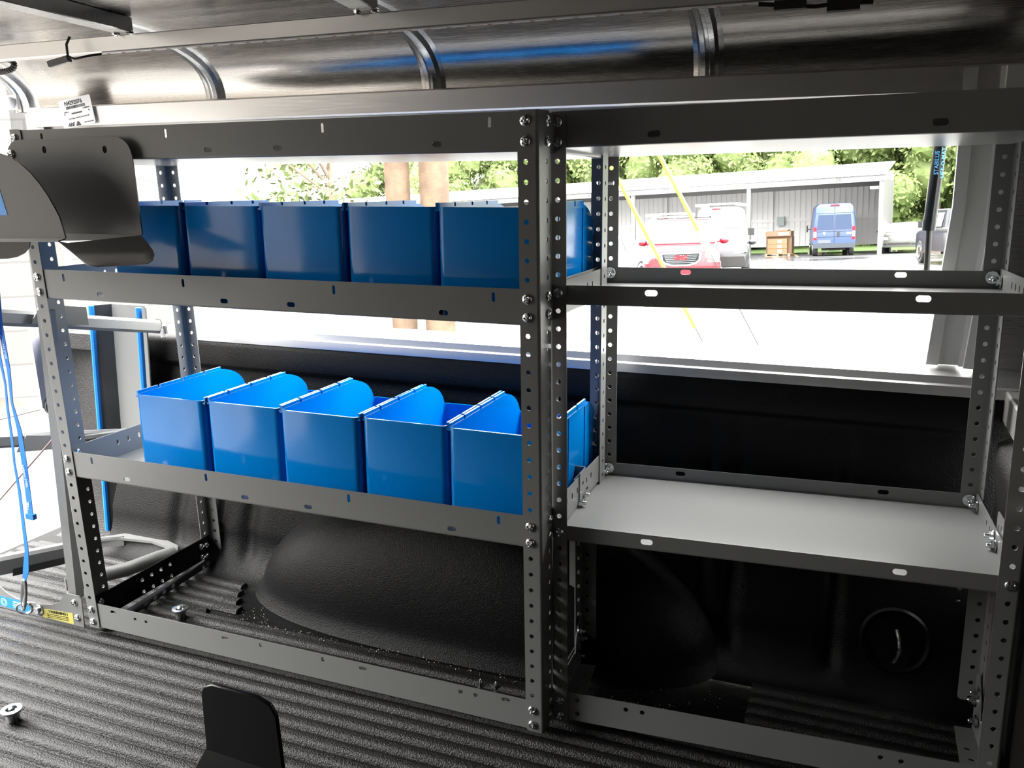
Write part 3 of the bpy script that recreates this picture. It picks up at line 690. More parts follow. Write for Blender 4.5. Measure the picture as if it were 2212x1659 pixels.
# strap with carabiner
SP = thing('blue_strap', 'blue webbing strap hanging from above and hooked to the base plate', 'strap', (0, 0, 0))
A = [[-0.955,-.03,0.68],[-0.965,-.03,0.601],[-0.962,-.031,0.519],[-0.967,-.032,0.459],[-0.963,-.03,0.407],[-0.968,-.028,0.345],[-0.969,-.03,0.291],[-0.97,-.032,0.240]]
B = [[-0.955,-.034,0.68],[-0.967,-.034,0.601],[-0.975,-.034,0.551],[-0.978,-.03,0.492],[-0.983,-.03,0.449],[-0.986,-.03,0.387],[-0.991,-.03,0.342],[-0.991,-.03,0.288],[-0.996,-.03,0.223],[-1.0,-.03,0.166],[-1.011,-.03,0.125],[-1.021,-.03,0.100]]
m = MB(); m.strip(A, [.012, .012, .008, .005, .011, .013, .013, .013], [(0,-1,0)]*8, .0012); m.box((-.979, -.036, .236), (-.960, -.028, .246)); build(m, 'webbing', M['webbing'], SP)
m = MB(); m.strip(B, [.012, .011, .007, .004, .005, .006, .005, .007, .008, .009, .014, .009], [(0,-1,0)]*12, .0012); build(m, 'webbing', M['webbing'], SP)
m = MB()
for (x, z, a) in ((-.9645, .56, -1.50), (-.9685, .32, -1.52)):
    text_into(m, 'ADRIAN STEEL', .0068, T(x, -.0312, z) @ XZT @ Rz(a)); 
text_into(m, 'STEEL', .0065, T(-.9705, -.0335, .262) @ XZT @ Rz(1.45)); build(m, 'lettering', M['white_ink'], SP)
m = MB(); pp = []
for k in range(25):
    a = 2*PI*k/24; pp.append((-1.030 + .0075*math.cos(a)*1.0 + .009*math.sin(a), -.030 - .002*math.cos(a), .068 + .034*math.sin(a)))
m.tube(pp, .0030, 8); build(m, 'carabiner', M['zinc'], SP)
m = MB(); m.tube([(-1.046 + .0135*math.cos(2*PI*k/20), -.022 + .006*math.cos(2*PI*k/20), .032 + .0115*math.sin(2*PI*k/20)) for k in range(21)], .0026, 8); build(m, 'ring', M['zinc'], SP)
m = MB(); m.tube([(-1.20, .0, .165), (-1.088, .0, .246), (-.952, .02, .372), (-.93, .03, .40)], .0016, 6); tag(build(m, 'thin_cable', mat('pinkish_cable', (.35, .22, .2), .5)), 'thin diagonal cable behind the blue strap', 'cable')

# liner tail end, hinge plate and tail pieces beyond
m = MB()
prof = [(.395, .48), (.43, .478), (.44, .44), (.425, .40), (.41, .35), (.395, .28), (.40, .15), (.41, .05), (.37, -.02), (.30, -.03), (.30, -.06), (.47, -.06), (.47, .48)]
m.ring([[(x, y, z) for y, z in prof] for x in (-1.385, -1.30, -1.20)]); m.box((-1.36, .385, .448), (-1.21, .40, .485))
tag(build(m, 'bed_end_cover', M['liner'], angle=50), 'black liner corner cover at the open end of the bed', 'liner corner')
HP = thing('hinge_plate', 'pale steel latch plate with a round bolt beside the liner corner', 'latch plate', (0, 0, 0))
m = MB(); m.prism([(.36, .50), (.46, .50), (.46, .26), (.40, .26), (.36, .30)], 0, .006, T(-1.392, 0, 0) @ YZ @ Matrix.Identity(4)); build(m, 'plate', mat('silver_body_paint', (.5, .5, .56), .3), HP)
m = MB(); m.lathe([(.0001, 0), (.014, 0), (.014, .002), (.006, .003), (.006, .008), (.0001, .008)], 20, T(-1.386, .412, .455) @ FX); build(m, 'stud', M['alu'], HP)
m = MB(); m.lathe([(.0001, 0), (.022, 0), (.022, .008), (.009, .012), (.009, .004), (.0001, .004)], 24, T(-1.386, .385, .30) @ FX); build(m, 'grommet', M['rubber'], HP)
m = MB(); m.bar((-1.47, -1.2, -.045), (-1.47, .30, -.055), .14, .05, ch=.02); tag(build(m, 'bumper_step', mat('pale_bumper', (.42, .4, .42), .35)), 'pale bumper step just outside the open end of the bed', 'bumper')

# ------------------------------------------------------------------ loose things on the floor
for (x, y, lb) in ((-.785, .109, 'zinc tie-down bushing on the ribs under the blue-bin shelves'), (-.798, -.253, 'zinc tie-down bushing on the open ribbed floor')):
    m = MB(); z = zf(y) - .004
    m.lathe([(.010, -.004), (.011, .014), (.0155, .0155), (.016, .018), (.0155, .0195), (.009, .0200), (.0085, .014), (.0001, .014)], 24, T(x, y, z)); tag(build(m, 'floor_bushing', M['zinc']), lb, 'bushing', 'bushings on the floor')
HK = thing('floor_bracket', 'glossy black steel bracket standing up from the ribbed floor in front', 'bracket', (0, 0, 0))
m = MB(); t = .006
up = [(-.306, .155), (-.190, .150), (-.1925, .230), (-.200, .245), (-.218, .2515), (-.285, .2525), (-.298, .247), (-.303, .238)]
m.prism(up, -t/2, t/2, T(0, -.35, 0) @ XZ); 
o = build(m, 'upright', M['black_steel'], HK, 20); bv = o.modifiers.new('bevel', 'BEVEL'); bv.width = .0018; bv.segments = 3; bv.limit_method = 'ANGLE'
m = MB(); ra = [(-.306, -.352, .157), (-.190, -.352, .152), (-.190, -.348, .152), (-.306, -.348, .157)]; rb_ = [(-.35, -.42, .045), (-.16, -.42, .045), (-.16, -.416, .043), (-.35, -.416, .043)]
rc_ = [(-.35, -.44, zf(-.44)-.002), (-.16, -.44, zf(-.44)-.002), (-.16, -.436, zf(-.44)-.002), (-.35, -.436, zf(-.44)-.002)]
m.ring([ra, rb_, rc_]); build(m, 'base', M['black_steel'], HK, 20)
m = MB(); rnd = random.Random(11)
def crumb(x, y, s, z=None):
    z = (zf(y)-.010) if z is None else z; a = rnd.uniform(0, 6)
    m.add([(x+s*math.cos(a), y+s*math.sin(a), z), (x+s*math.cos(a+2), y+s*math.sin(a+2), z), (x+s*math.cos(a+4), y+s*math.sin(a+4), z), (x, y, z+s)], [(0,1,2),(0,1,3),(1,2,3),(2,0,3)])
for k in range(230):
    u = rnd.random()
    x = -.62 + .80*u**1.3; y = .148 + rnd.gauss(0, .006)
    if k % 4 == 0: x = rnd.gauss(-.65, .03); y = rnd.gauss(.175, .02)
    crumb(x, y, rnd.uniform(.0006, .0017))
for k in range(60): crumb(rnd.uniform(.1, .45), rnd.uniform(.14, .24), rnd.uniform(.0006, .0014))
tag(build(m, 'crumbs', M['dirt']), 'pale crumbs of debris along the foot of the wheel hump', 'debris', kind='stuff')
m = MB()
for (x, y) in ((-.14, -.16), (-.065, -.175)):
    z = zf(y)-.0036
    for k in range(14): a = k/14*2*PI; m.tube([(x+.012*math.cos(a), y+.004*math.sin(a), z), (x+.012*math.cos(a+.4), y+.004*math.sin(a+.4), z)], .0006, 4)
tag(build(m, 'scuff_marks', M['dirt']), 'two small white scuffs on the floor ribs before the middle posts', 'scuff', kind='stuff')

for (x, y, lb) in ((-.135, .108, 'small screw point sticking up from the ribs, left one near the middle posts'), (-.107, .110, 'small screw point sticking up from the ribs, right one near the middle posts')):
    m = MB(); m.lathe([(.0001, -.004), (.0028, -.004), (.0024, .010), (.0001, .013)], 10, T(x, y, zf(y)-.008)); tag(build(m, 'screw', M['zinc']), lb, 'screw', 'screw points in the floor')
# gas strut at the window
GS = thing('gas_strut', 'black gas strut holding the side window door open', 'gas strut', (0, 0, 0))
m = MB(); m.tube([(.5215, .50, .95), (.516, .50, .745)], .0098, 20); m.tube([(.516, .50, .755), (.5158, .50, .738)], [.0105, .0102], 20); build(m, 'cylinder', mat('gloss_black_cylinder', (.01, .012, .014), .15), GS)
m = MB(); m.tube([(.516, .50, .745), (.521, .495, .635)], .0048, 12); build(m, 'rod', M['blackp'], GS)
m = MB(); text_into(m, 'STABILUS', .0088, T(.5165, .4893, .845) @ XZT @ Rz(PI/2+.03), bold=.0002); text_into(m, 'LIFT-O-MAT', .0088, T(.5255, .4925, .845) @ Rz(.6) @ XZT @ Rz(PI/2+.03), bold=.0002); build(m, 'lettering', M['ltblue_ink'], GS)
m = MB(); m.lathe([(.0001, 0), (.008, 0), (.008, .004), (.004, .004), (.004, .008), (.0001, .008)], 6, T(.535, .455, .627) @ FY); m.box((.524, .456, .618), (.546, .460, .636)); tag(build(m, 'hex_bolt', M['zinc']), 'zinc hex bolt on the window jamb below the shelf', 'bolt')

# ==================================================================== outside (street frame)
def ext(name, label, cat, x=0, y=0, rot=0, group=None):
    return thing(name, label, cat, EM @ T(x, y, 0) @ Rz(rot), group)
def ebuild(mb, name, mats, parent=None, angle=35):
    o = build(mb, name, mats, parent, angle)
    if parent is None: o.matrix_world = EM
    return o
# ground
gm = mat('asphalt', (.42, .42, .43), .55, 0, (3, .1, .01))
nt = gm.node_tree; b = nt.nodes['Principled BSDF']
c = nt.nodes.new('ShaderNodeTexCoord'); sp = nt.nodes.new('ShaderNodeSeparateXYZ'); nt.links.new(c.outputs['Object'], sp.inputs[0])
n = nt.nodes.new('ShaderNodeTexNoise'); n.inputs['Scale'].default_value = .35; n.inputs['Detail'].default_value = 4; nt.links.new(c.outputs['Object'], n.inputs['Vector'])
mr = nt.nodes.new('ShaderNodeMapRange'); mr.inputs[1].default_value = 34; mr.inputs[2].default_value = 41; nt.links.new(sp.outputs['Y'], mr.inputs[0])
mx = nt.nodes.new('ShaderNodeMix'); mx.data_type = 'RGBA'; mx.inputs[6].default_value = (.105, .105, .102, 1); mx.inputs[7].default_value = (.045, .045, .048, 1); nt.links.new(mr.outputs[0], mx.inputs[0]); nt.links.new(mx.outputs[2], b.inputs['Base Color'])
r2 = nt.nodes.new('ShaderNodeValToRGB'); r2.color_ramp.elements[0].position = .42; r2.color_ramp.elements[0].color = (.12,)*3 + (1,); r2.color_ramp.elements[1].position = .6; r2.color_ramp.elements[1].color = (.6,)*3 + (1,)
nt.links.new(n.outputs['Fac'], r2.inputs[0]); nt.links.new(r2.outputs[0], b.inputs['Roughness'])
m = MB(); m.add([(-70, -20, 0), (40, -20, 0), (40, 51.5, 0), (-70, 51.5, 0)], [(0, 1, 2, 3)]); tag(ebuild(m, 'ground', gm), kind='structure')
m = MB(); m.add([(-90, 51.5, -.02), (90, 51.5, -.02), (120, 120, 1.0), (-120, 120, 1.0)], [(0, 1, 2, 3)]); m.add([(5.5, 47.5, .01), (60, 40, .01), (60, 51.6, .01), (5.5, 51.6, .01)], [(0, 1, 2, 3)])
tag(ebuild(m, 'lawn', mat('lawn_grass', (.055, .095, .02), .8, 0, (8, .3, .05))), kind='structure')  # plain even green for the grass
# tan forecourt patch by the block wall
m = MB(); m.add([(-30, -5, .006), (-7.5, -5, .006), (-8.2, 6.6, .006), (-9.6, 7.2, .006), (-30, 7.6, .006)], [(0, 1, 2, 3, 4)]); tag(ebuild(m, 'pavement', mat('pale_tan_concrete', (.075, .060, .047), .7)), kind='structure')
lg0 = mat('blocker_roof_grey', (.12, .12, .12), .5)
# block wall building left
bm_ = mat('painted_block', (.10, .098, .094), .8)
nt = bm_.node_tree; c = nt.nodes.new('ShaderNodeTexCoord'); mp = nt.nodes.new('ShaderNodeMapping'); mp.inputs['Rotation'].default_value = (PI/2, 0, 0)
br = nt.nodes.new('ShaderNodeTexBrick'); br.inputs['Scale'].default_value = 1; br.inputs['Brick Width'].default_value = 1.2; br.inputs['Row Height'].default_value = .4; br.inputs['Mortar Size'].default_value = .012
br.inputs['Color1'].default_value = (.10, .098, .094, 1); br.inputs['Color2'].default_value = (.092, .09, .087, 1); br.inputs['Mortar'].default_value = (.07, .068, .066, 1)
nt.links.new(c.outputs['Object'], mp.inputs[0]); nt.links.new(mp.outputs[0], br.inputs[0]); nt.links.new(br.outputs[0], nt.nodes['Principled BSDF'].inputs['Base Color'])
ang = math.atan2(10.96-7.0, -8.59+9.37)
BL = ext('block_building', 'white painted concrete block building standing behind the open rear end', 'building', -9.37, 7.0, 0)
m = MB(); m.box((-24, 0, 0), (.9, .3, 7), Rz(.52)); m.box((.55, 0, 0), (.85, 5, 7), Rz(.52)); build(m, 'wall', bm_, BL)

GA = ext('unseen_light_blocker', 'unseen cream building added behind the open end of the truck to dim its light', 'building', -15, -22, 0)  # out-of-view block added to cut and warm light entering the open rear
m = MB(); m.box((-6, 0, 0), (0, 24, 4.2)); build(m, 'wall', mat('cream_sheet', (.17, .15, .125), .6), GA)
m = MB(); m.box((-6.2, -.2, 4.2), (.2, 24.2, 4.4)); build(m, 'roof', lg0, GA)
# vehicles
def vmats(name, col, rough=.3): return mat(name, col, rough, 0, None, .4, .1)
GL = mat('car_glass', (.01, .014, .016), .08, 0, None, .3)
GLL = mat('car_glass_pale', (.30, .32, .33), .08, 0, None, .9)
TY = mat('tyre', (.025, .025, .025), .7); CH = mat('chrome', (.8, .8, .8), .12, 1.0)
RED = mat('tail_lamp_red', (.30, .006, .012), .2); RW = mat('lamp_clear', (.8, .8, .8), .1)
def sect(y, zb, zm, zt, wb, wm, wt, r=.06):
    """closed cross section ring at depth y: half widths at bottom, belt, roof"""
    P = [(-wb, zb), (-wb, zb), (wb, zb), (wb, zb), (wm, zb + (zm-zb)*.35), (wm, zm), ((wm+wt)/2+.01, (zm+zt)/2), (wt, zt-r), (wt-r, zt-.01), (wt*.5, zt), (-wt*.5, zt), (-wt+r, zt-.01), (-wt, zt-r), (-(wm+wt)/2-.01, (zm+zt)/2), (-wm, zm), (-wm, zb + (zm-zb)*.35)]
    return [(x, y, z) for x, z in P]
def wheel(parent, x, y, r=.36, w=.24):
    m = MB(); m.lathe([(.0001, -w/2), (r*.6, -w/2), (r*.62, -w/2+.02), (r*.93, -w/2), (r, -w/2+.03), (r, w/2-.03), (r*.93, w/2), (r*.62, w/2-.02), (r*.6, w/2), (.0001, w/2)], 28, T(x, y, r) @ FX)
    build(m, 'wheel', TY, parent)
    m = MB(); s = 1 if x > 0 else -1
    m.lathe([(.0001, 0), (r*.15, .01), (r*.5, 0), (r*.58, .02), (r*.58, -.03), (.0001, -.03)], 20, T(x + s*w/2, y, r) @ (FX if s > 0 else FXN)); build(m, 'hubcap', CH, parent)
def quad(mb, pts, d=.012, ny=-1):
    """thin panel in front of a -y facing surface"""
    mb.ring([[(x, y, z) for x, y, z in pts], [(x, y + ny*d, z) for x, y, z in pts]])
def van(x, y, rot, paint, label, H=2.52, L=5.9, rack=False, lamps=True, brand=False, Wd=1.0, group=None):
    v = ext('cargo_van', label, 'van', x, y, rot, group)
    m = MB(); st_ = []
    for yy, zt, wt, dz in ((0, H-.10, .80, 0), (.05, H-.03, .84, 0), (.6, H, .86, 0), (3.8, H, .86, 0), (4.4, H-.25, .80, 0), (5.0, 1.75, .74, 0), (5.2, 1.25, .80, 0), (5.8, 1.0, .74, 0), (L, .8, .7, .1)):
        zm = min(1.25, zt-.15); st_.append(sect(yy, .42, zm, zt, .93*Wd, .98*Wd if yy < 5.5 else .85, wt*Wd, .14))
    m.ring(st_); build(m, 'body', paint, v, 40)
    m = MB()
    for s in (-1, 1): quad(m, [(s*.03, -.0, 1.28), (s*.80*Wd, -.0, 1.28), (s*.74*Wd, .0, 2.0), (s*.03, .0, 2.0)], .012)
    build(m, 'rear_window', mat('van_window', (.016, .030, .065) if brand else (.75, .77, .78), .12), v)
    m = MB(); quad(m, [(-.008, 0, .55), (.008, 0, .55), (.008, 0, H-.15), (-.008, 0, H-.15)], .014); quad(m, [(-.85, 0, 2.07), (.85, 0, 2.07), (.85, 0, 2.08), (-.85, 0, 2.08)], .013)
    quad(m, [(-.88, 0, 1.19), (.88, 0, 1.19), (.88, 0, 1.205), (-.88, 0, 1.205)], .013); quad(m, [(-.88, 0, .93), (.88, 0, .93), (.88, 0, .945), (-.88, 0, .945)], .013); build(m, 'door_seam', GL, v)
    for s in (-1, 1):
        m = MB(); quad(m, [(s*.80, .01, .80), (s*.96, .03, .80), (s*.96, .03, 1.42), (s*.82, .01, 1.42)], .03); m.cur = 1
        quad(m, [(s*.82, -.02, .93), (s*.94, 0, .93), (s*.94, 0, 1.2), (s*.83, -.02, 1.2)], .015); build(m, 'tail_lamp', [RED, RW], v)
        m = MB(); quad(m, [(s*.80, 0, .50), (s*.90, 0, .50), (s*.90, 0, .58), (s*.80, 0, .58)], .03); build(m, 'reflector', RED, v)
        wheel(v, s*.84, .95); wheel(v, s*.84, 4.9)
        m = MB(); m.box((s*1.03-.06, 4.35, 1.15), (s*1.22+.06, 4.45, 1.50)); m.bar((s*.9, 4.4, 1.3), (s*1.1, 4.4, 1.3), .04, .05); build(m, 'mirror', M['blackp'], v)
    m = MB(); m.box((-.96, -.12, .40), (.96, .05, .62)); build(m, 'bumper', mat('bumper_grey', (.02, .026, .036), .4) if brand else M['white'], v)
    m = MB(); quad(m, [(-.22, 0, H-.12), (.22, 0, H-.12), (.18, 0, H-.06), (-.18, 0, H-.06)], .05); build(m, 'brake_lamp', RED, v)
    if brand:
        m = MB(); quad(m, [(-.75, 0, .64), (-.16, 0, .64), (-.16, 0, .80), (-.75, 0, .80)], .02); build(m, 'number_plate', mat('plate_grey', (.06, .07, .09), .4), v)
        m = MB(); text_into(m, 'RAM', .13, T(.70, -.02, 1.09) @ XZT, ext=.004, bold=.006); build(m, 'lettering', M['label_white'], v)
        m = MB(); m.prism([(-.07, .05), (-.03, .08), (.03, .08), (.07, .05), (.04, -.02), (.0, -.08), (-.04, -.02)], 0, .01, T(-.46, -.015, 1.10) @ XZT); build(m, 'badge', CH, v)
        m = MB(); m.prism(rrect(-.06, -.11, .06, .11, .03), 0, .03, T(.19, -.015, 1.06) @ XZT); build(m, 'handle', M['blackp'], v)
        m = MB(); m.bar((-.55, .5, .33), (.55, .5, .33), .12, .12); m.tube([(-.2, .3, .35), (.3, .3, .35)], .09, 10); build(m, 'axle', M['rubber'], v)
    if rack:
        m = MB(); m.box((-.98, .1, H+.10), (.98, .25, H+.17)); m.box((-.98, .0, H+.05), (-.86, 3.5, H+.17)); m.box((.86, 0, H+.05), (.98, 3.5, H+.17))
        for s in (-.6, .6): m.bar((s, .15, H-.03), (s, .15, H+.1), .04, .04)
        build(m, 'roof_rack', M['white'], v)
    return v
white_p = vmats('white_vehicle_paint', (.86, .86, .86))
van(-.62, 44.9, .07, vmats('steel_blue_paint', (.022, .042, .105)), 'blue high-roof cargo van parked in the end bay of the carport', brand=True, H=2.55)
van(-5.75, 41.2, .0, white_p, 'white high-roof van with a roof rack, standing nearer the carport post', rack=True, H=2.55, group='white vans by the carport')
van(-8.75, 44.0, .0, white_p, 'white van with a roof rack, seen over the left of the red car', rack=True, H=2.25, group='white vans by the carport')
def car(name, cat, label, x, y, rot, paint, L=4.8, H=1.5, hood=1.0, W_=.93, belt=.95, front=True, glass=None, suv=False, cab=None, group=None):
    """front end at local y=0 facing -y when front, body runs to +y"""
    v = ext(name, label, cat, x, y, rot, group); gl = glass or GL
    a, b_, c_, d = (1.15, 1.9, 3.6, 4.3) if not suv else (1.25, 1.95, L-.35, L-.05)
    if cab: a, b_, c_, d = cab
    m = MB(); S = []
    for yy, zt, w in ((0, hood-.22, .80), (.10, hood-.08, .88), (.5, hood-.02, .92), (a, hood+.04, .93), (L*.5, belt+.06, .94), (L-.3, belt+.05, .92), (L-.05, belt, .88), (L, belt-.15, .82)):
        S.append(sect(yy, .30 if not suv else .38, min(zt-.12, .72), zt, w*W_/.93*.96, w*W_/.93, (w-.06)*W_/.93, .08))
    m.ring(S); build(m, 'body', paint, v, 40)
    m = MB(); z0 = belt-.02; t1, t2 = W_-.06, W_-.24
    def cabin(in_):
        return [[(-t1+in_, yy, z0), (t1-in_, yy, z0), (t2-in_, y2, H-.04), (t2-.1, y2, H-.0-in_), (-t2+.1, y2, H-.0-in_), (-t2+in_, y2, H-.04)] for yy, y2 in ((a, b_), ((a+d)/2, (a+d)/2), (d, c_))]
    m.ring(cabin(0)); build(m, 'cabin', paint, v, 40)
    m = MB()       # windscreen and side glass as thin panes on the cabin
    e = .035
    def lerp(p, q_, u): return tuple(p[i] + (q_[i]-p[i])*u for i in range(3))
    bl0, br0, tl0, tr0 = (-t1+.06, a, z0), (t1-.06, a, z0), (-t2+.05, b_, H-.05), (t2-.05, b_, H-.05)
    nrm = Vector((0, -(H-z0), (b_-a))).normalized()*e
    q4 = [lerp(bl0, tl0, .12), lerp(br0, tr0, .12), lerp(br0, tr0, .97), lerp(bl0, tl0, .97)]
    m.ring([[tuple(Vector(p)) for p in q4], [tuple(Vector(p)+nrm) for p in q4]]); build(m, 'windscreen', gl, v)
    m = MB(); bl0, br0, tl0, tr0 = (-t1+.06, d, z0), (t1-.06, d, z0), (-t2+.05, c_, H-.05), (t2-.05, c_, H-.05)
    nrm = Vector((0, (H-z0), (d-c_))).normalized()*e; q4 = [lerp(bl0, tl0, .12), lerp(br0, tr0, .12), lerp(br0, tr0, .97), lerp(bl0, tl0, .97)]
    m.ring([[tuple(Vector(p)) for p in q4], [tuple(Vector(p)+nrm) for p in q4]]); build(m, 'rear_window', gl, v)
    for s in (-1, 1):
        for u0, u1 in ((.08, .47), (.50, .93)):
            m = MB(); ya, yb = a + (d-a)*u0, a + (d-a)*u1; ta, tb = b_ + (c_-b_)*max(u0, .02), b_ + (c_-b_)*min(u1, .98)
            q4 = [(s*(t1-.01), ya+.1, z0+.05), (s*(t1-.01), yb, z0+.05), (s*(t2+.03), tb, H-.10), (s*(t2+.03), ta+.05, H-.10)]
            m.ring([q4, [(px+s*.014, py, pz) for px, py, pz in q4]]); build(m, 'side_window', gl, v)
        wheel(v, s*(W_-.11), .85, .40 if suv else .34, .24); wheel(v, s*(W_-.11), L-.95, .40 if suv else .34, .24)
        m = MB(); m.ell((s*(W_+.10), a+.42, belt+.10), (.13, .08, .09), 12, 8); m.bar((s*(W_-.12), a+.42, belt+.06), (s*(W_+.05), a+.42, belt+.08), .05, .04); build(m, 'mirror', paint, v)
    return v
# red SUV facing us
redp = vmats('red_vehicle_paint', (.16, .004, .012))
S = car('suv', 'car', 'red sport utility vehicle with a wide chrome-framed grille facing the truck', -3.95, 21.9, .14, redp, L=5.1, H=1.90, hood=1.18, W_=.99, belt=1.20, suv=True, glass=GLL)
m = MB(); quad(m, [(-.99, .02, .46), (.99, .02, .46), (.99, .02, .70), (-.99, .02, .70)], .10); quad(m, [(-.96, -.02, .36), (.96, -.02, .36), (.93, -.02, .44), (-.93, -.02, .44)], .06); build(m, 'bumper', mat('red_bumper', (.13, .004, .01), .25), S)
m = MB(); G1 = [(-.52, 1.06), (.52, 1.06), (.50, .86), (.38, .76), (.2, .72), (-.2, .72), (-.38, .76), (-.50, .86)]
m.prism(G1, 0, .05, T(0, .02, 0) @ XZT); build(m, 'grille_frame', CH, S)
m = MB(); G2 = [(x*.89, .895+(z-.895)*.78) for x, z in G1]; m.prism(G2, 0, .062, T(0, .02, 0) @ XZT); build(m, 'grille', GL, S)
m = MB()
for k in range(5): z = .80 + .045*k; m.box((-.42+.02*(4-k), -.05, z), (.42-.02*(4-k), -.042, z+.008))
build(m, 'grille_bars', CH, S)['kind'] = 'stuff'
m = MB(); text_into(m, 'GMC', .15, T(0, -.046, .93) @ XZT, ext=.012, bold=.010); build(m, 'lettering', RED, S)
for s in (-1, 1):
    m = MB(); m.prism([(s*.60, .80), (s*.96, .80), (s*.95, 1.08), (s*.60, 1.12)], 0, .05, T(0, .05, 0) @ XZT); build(m, 'headlamp', RW, S)
m = MB(); m.bar((-.72, 2.1, 1.95), (-.72, 4.4, 1.95), .05, .04); m.bar((.72, 2.1, 1.95), (.72, 4.4, 1.95), .05, .04); m.bar((-.72, 2.3, 1.94), (.72, 2.3, 1.94), .05, .03); build(m, 'roof_rack', M['blackp'], S)
# other cars
dk = vmats('dark_grey_vehicle_paint', (.016, .016, .020))
C1 = car('car', 'car', 'dark grey hatchback between the red car and the carport post', -3.75, 27.6, .12, dk, L=4.4, H=1.62, hood=1.05, W_=.92, belt=1.02, glass=GLL, suv=True)
m = MB(); quad(m, [(-.80, .01, .42), (.80, .01, .42), (.75, .01, .72), (-.75, .01, .72)], .04); build(m, 'grille', M['blackp'], C1)
for s in (-1, 1):
    m = MB(); m.prism([(s*.45, .80), (s*.84, .86), (s*.84, .94), (s*.50, .88)], 0, .06, T(0, .05, 0) @ XZT); build(m, 'headlamp', RW, C1)
C2 = car('car', 'car', 'white car at the left of the red car, beside the rear post', -8.1, 24.2, -.25, white_p, L=4.7, H=1.50, hood=.98, W_=.93, belt=.98)
C3 = car('car', 'car', 'pale silver sedan standing between the carport end and the dark pickup', 2.35, 46.3, -.12, vmats('silver_paint', (.045, .048, .042)), L=4.7, H=1.50, hood=.98, W_=.95, belt=.98, glass=GLL)
m = MB(); quad(m, [(-.50, .0, .45), (.50, .0, .45), (.50, .0, .52), (-.50, .0, .52)], .03); build(m, 'grille', M['blackp'], C3)
for s in (-1, 1):
    m = MB(); m.prism([(s*.48, .66), (s*.84, .68), (s*.84, .82), (s*.50, .78)], 0, .06, T(0, .05, 0) @ XZT); build(m, 'headlamp', RW, C3)
    m = MB(); quad(m, [(s*.55, .03, .42), (s*.78, .03, .42), (s*.78, .03, .50), (s*.55, .03, .50)], .04); build(m, 'fog_lamp', M['blackp'], C3)
C5 = car('car', 'car', 'dark car tucked behind the white car at the left', -9.6, 28.5, -.1, dk, L=4.6, H=1.50, hood=.95, W_=.93, belt=.98)
# pickup at right: rear towards us, angled
navy = vmats('dark_navy_paint', (.008, .009, .014))
PK = ext('pickup_truck', 'dark navy pickup truck at the right edge of the window', 'pickup truck', 4.35, 31.6, .18)
m = MB(); m.ring([sect(yy, .50, .95, zt, w, w, w-.04, .06) for yy, zt, w in ((0, 1.20, .95), (.04, 1.32, .98), (1.9, 1.34, .99), (2.0, 1.34, .99), (4.4, 1.30, .98), (5.4, 1.20, .94), (5.6, 1.0, .85))]); build(m, 'body', navy, PK, 40)
m = MB(); m.ring([[(-.90, y0, 1.28), (.90, y0, 1.28), (.76, y1, 1.93), (.68, y1, 1.97), (-.68, y1, 1.97), (-.76, y1, 1.93)] for y0, y1 in ((1.95, 2.2), (3.0, 3.0), (4.6, 3.7))]); build(m, 'cab', navy, PK, 40)
m = MB(); quad(m, [(-.78, 1.99, 1.38), (.78, 1.99, 1.38), (.68, 2.17, 1.86), (-.68, 2.17, 1.86)], .02); build(m, 'rear_window', GL, PK)
for u0, u1 in ((2.3, 3.05), (3.12, 4.0)):
    m = MB(); q4 = [(-.905, u0, 1.36), (-.905, u1, 1.36), (-.79, min(u1, 3.7), 1.84), (-.79, u0+.05, 1.84)]; m.ring([q4, [(px-.012, py, pz) for px, py, pz in q4]]); build(m, 'side_window', GLL, PK)
for s in (-1, 1):
    m = MB(); quad(m, [(s*.82, .02, .88), (s*.99, .03, .88), (s*.99, .03, 1.26), (s*.82, .02, 1.26)], .05); m.box((s*.99-.02, .02, .9), (s*.99+.02, .2, 1.25)); m.cur = 1
    quad(m, [(s*.84, -.03, 1.02), (s*.97, -.02, 1.02), (s*.97, -.02, 1.12), (s*.84, -.03, 1.12)], .02); build(m, 'tail_lamp', [RED, RW], PK)
    wheel(PK, s*.86, 1.1, .42, .26); wheel(PK, s*.86, 4.7, .42, .26)
    m = MB(); m.box((s*1.0, 3.9, 1.32), (s*1.24, 4.0, 1.56)); build(m, 'mirror', navy, PK)
m = MB(); m.box((-1.02, 1.8, .42), (-.94, 4.0, .50)); m.box((.94, 1.8, .42), (1.02, 4.0, .50)); build(m, 'side_step', CH, PK)
m = MB(); m.box((-.95, -.18, .52), (.95, .02, .70)); build(m, 'bumper', CH, PK)

# carport
CP = ext('carport', 'long grey metal carport with a white sloping roof', 'carport', 1.45, 45.4, math.atan2(-.74, 6.09))
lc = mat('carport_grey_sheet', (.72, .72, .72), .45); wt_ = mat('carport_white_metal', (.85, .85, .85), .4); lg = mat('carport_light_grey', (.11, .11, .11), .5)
LX = -42
m = MB(); m.ring([[(x, -.15, 3.80), (x, 5.0, 4.62), (x, 5.0, 4.68), (x, -.15, 3.90)] for x in (LX, .18)]); build(m, 'roof_slope', wt_, CP)
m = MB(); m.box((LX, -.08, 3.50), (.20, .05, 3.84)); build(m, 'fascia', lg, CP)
m = MB(); m.box((LX, 5.9, .35), (.05, 5.98, 4.2))
x = LX
while x < 0: m.box((x, 5.86, .35), (x+.05, 5.90, 3.6)); x += .30
m.box((LX, 5.80, 1.75), (0, 5.88, 1.95)); m.box((LX, 5.82, 1.45), (0, 5.88, 1.50)); build(m, 'back_wall', lc, CP)
m = MB(); m.box((.02, .1, .35), (.08, 5.95, 3.7))
y = .3
while y < 5.8: m.box((-.02, y, .35), (.02, y+.05, 3.6)); y += .35
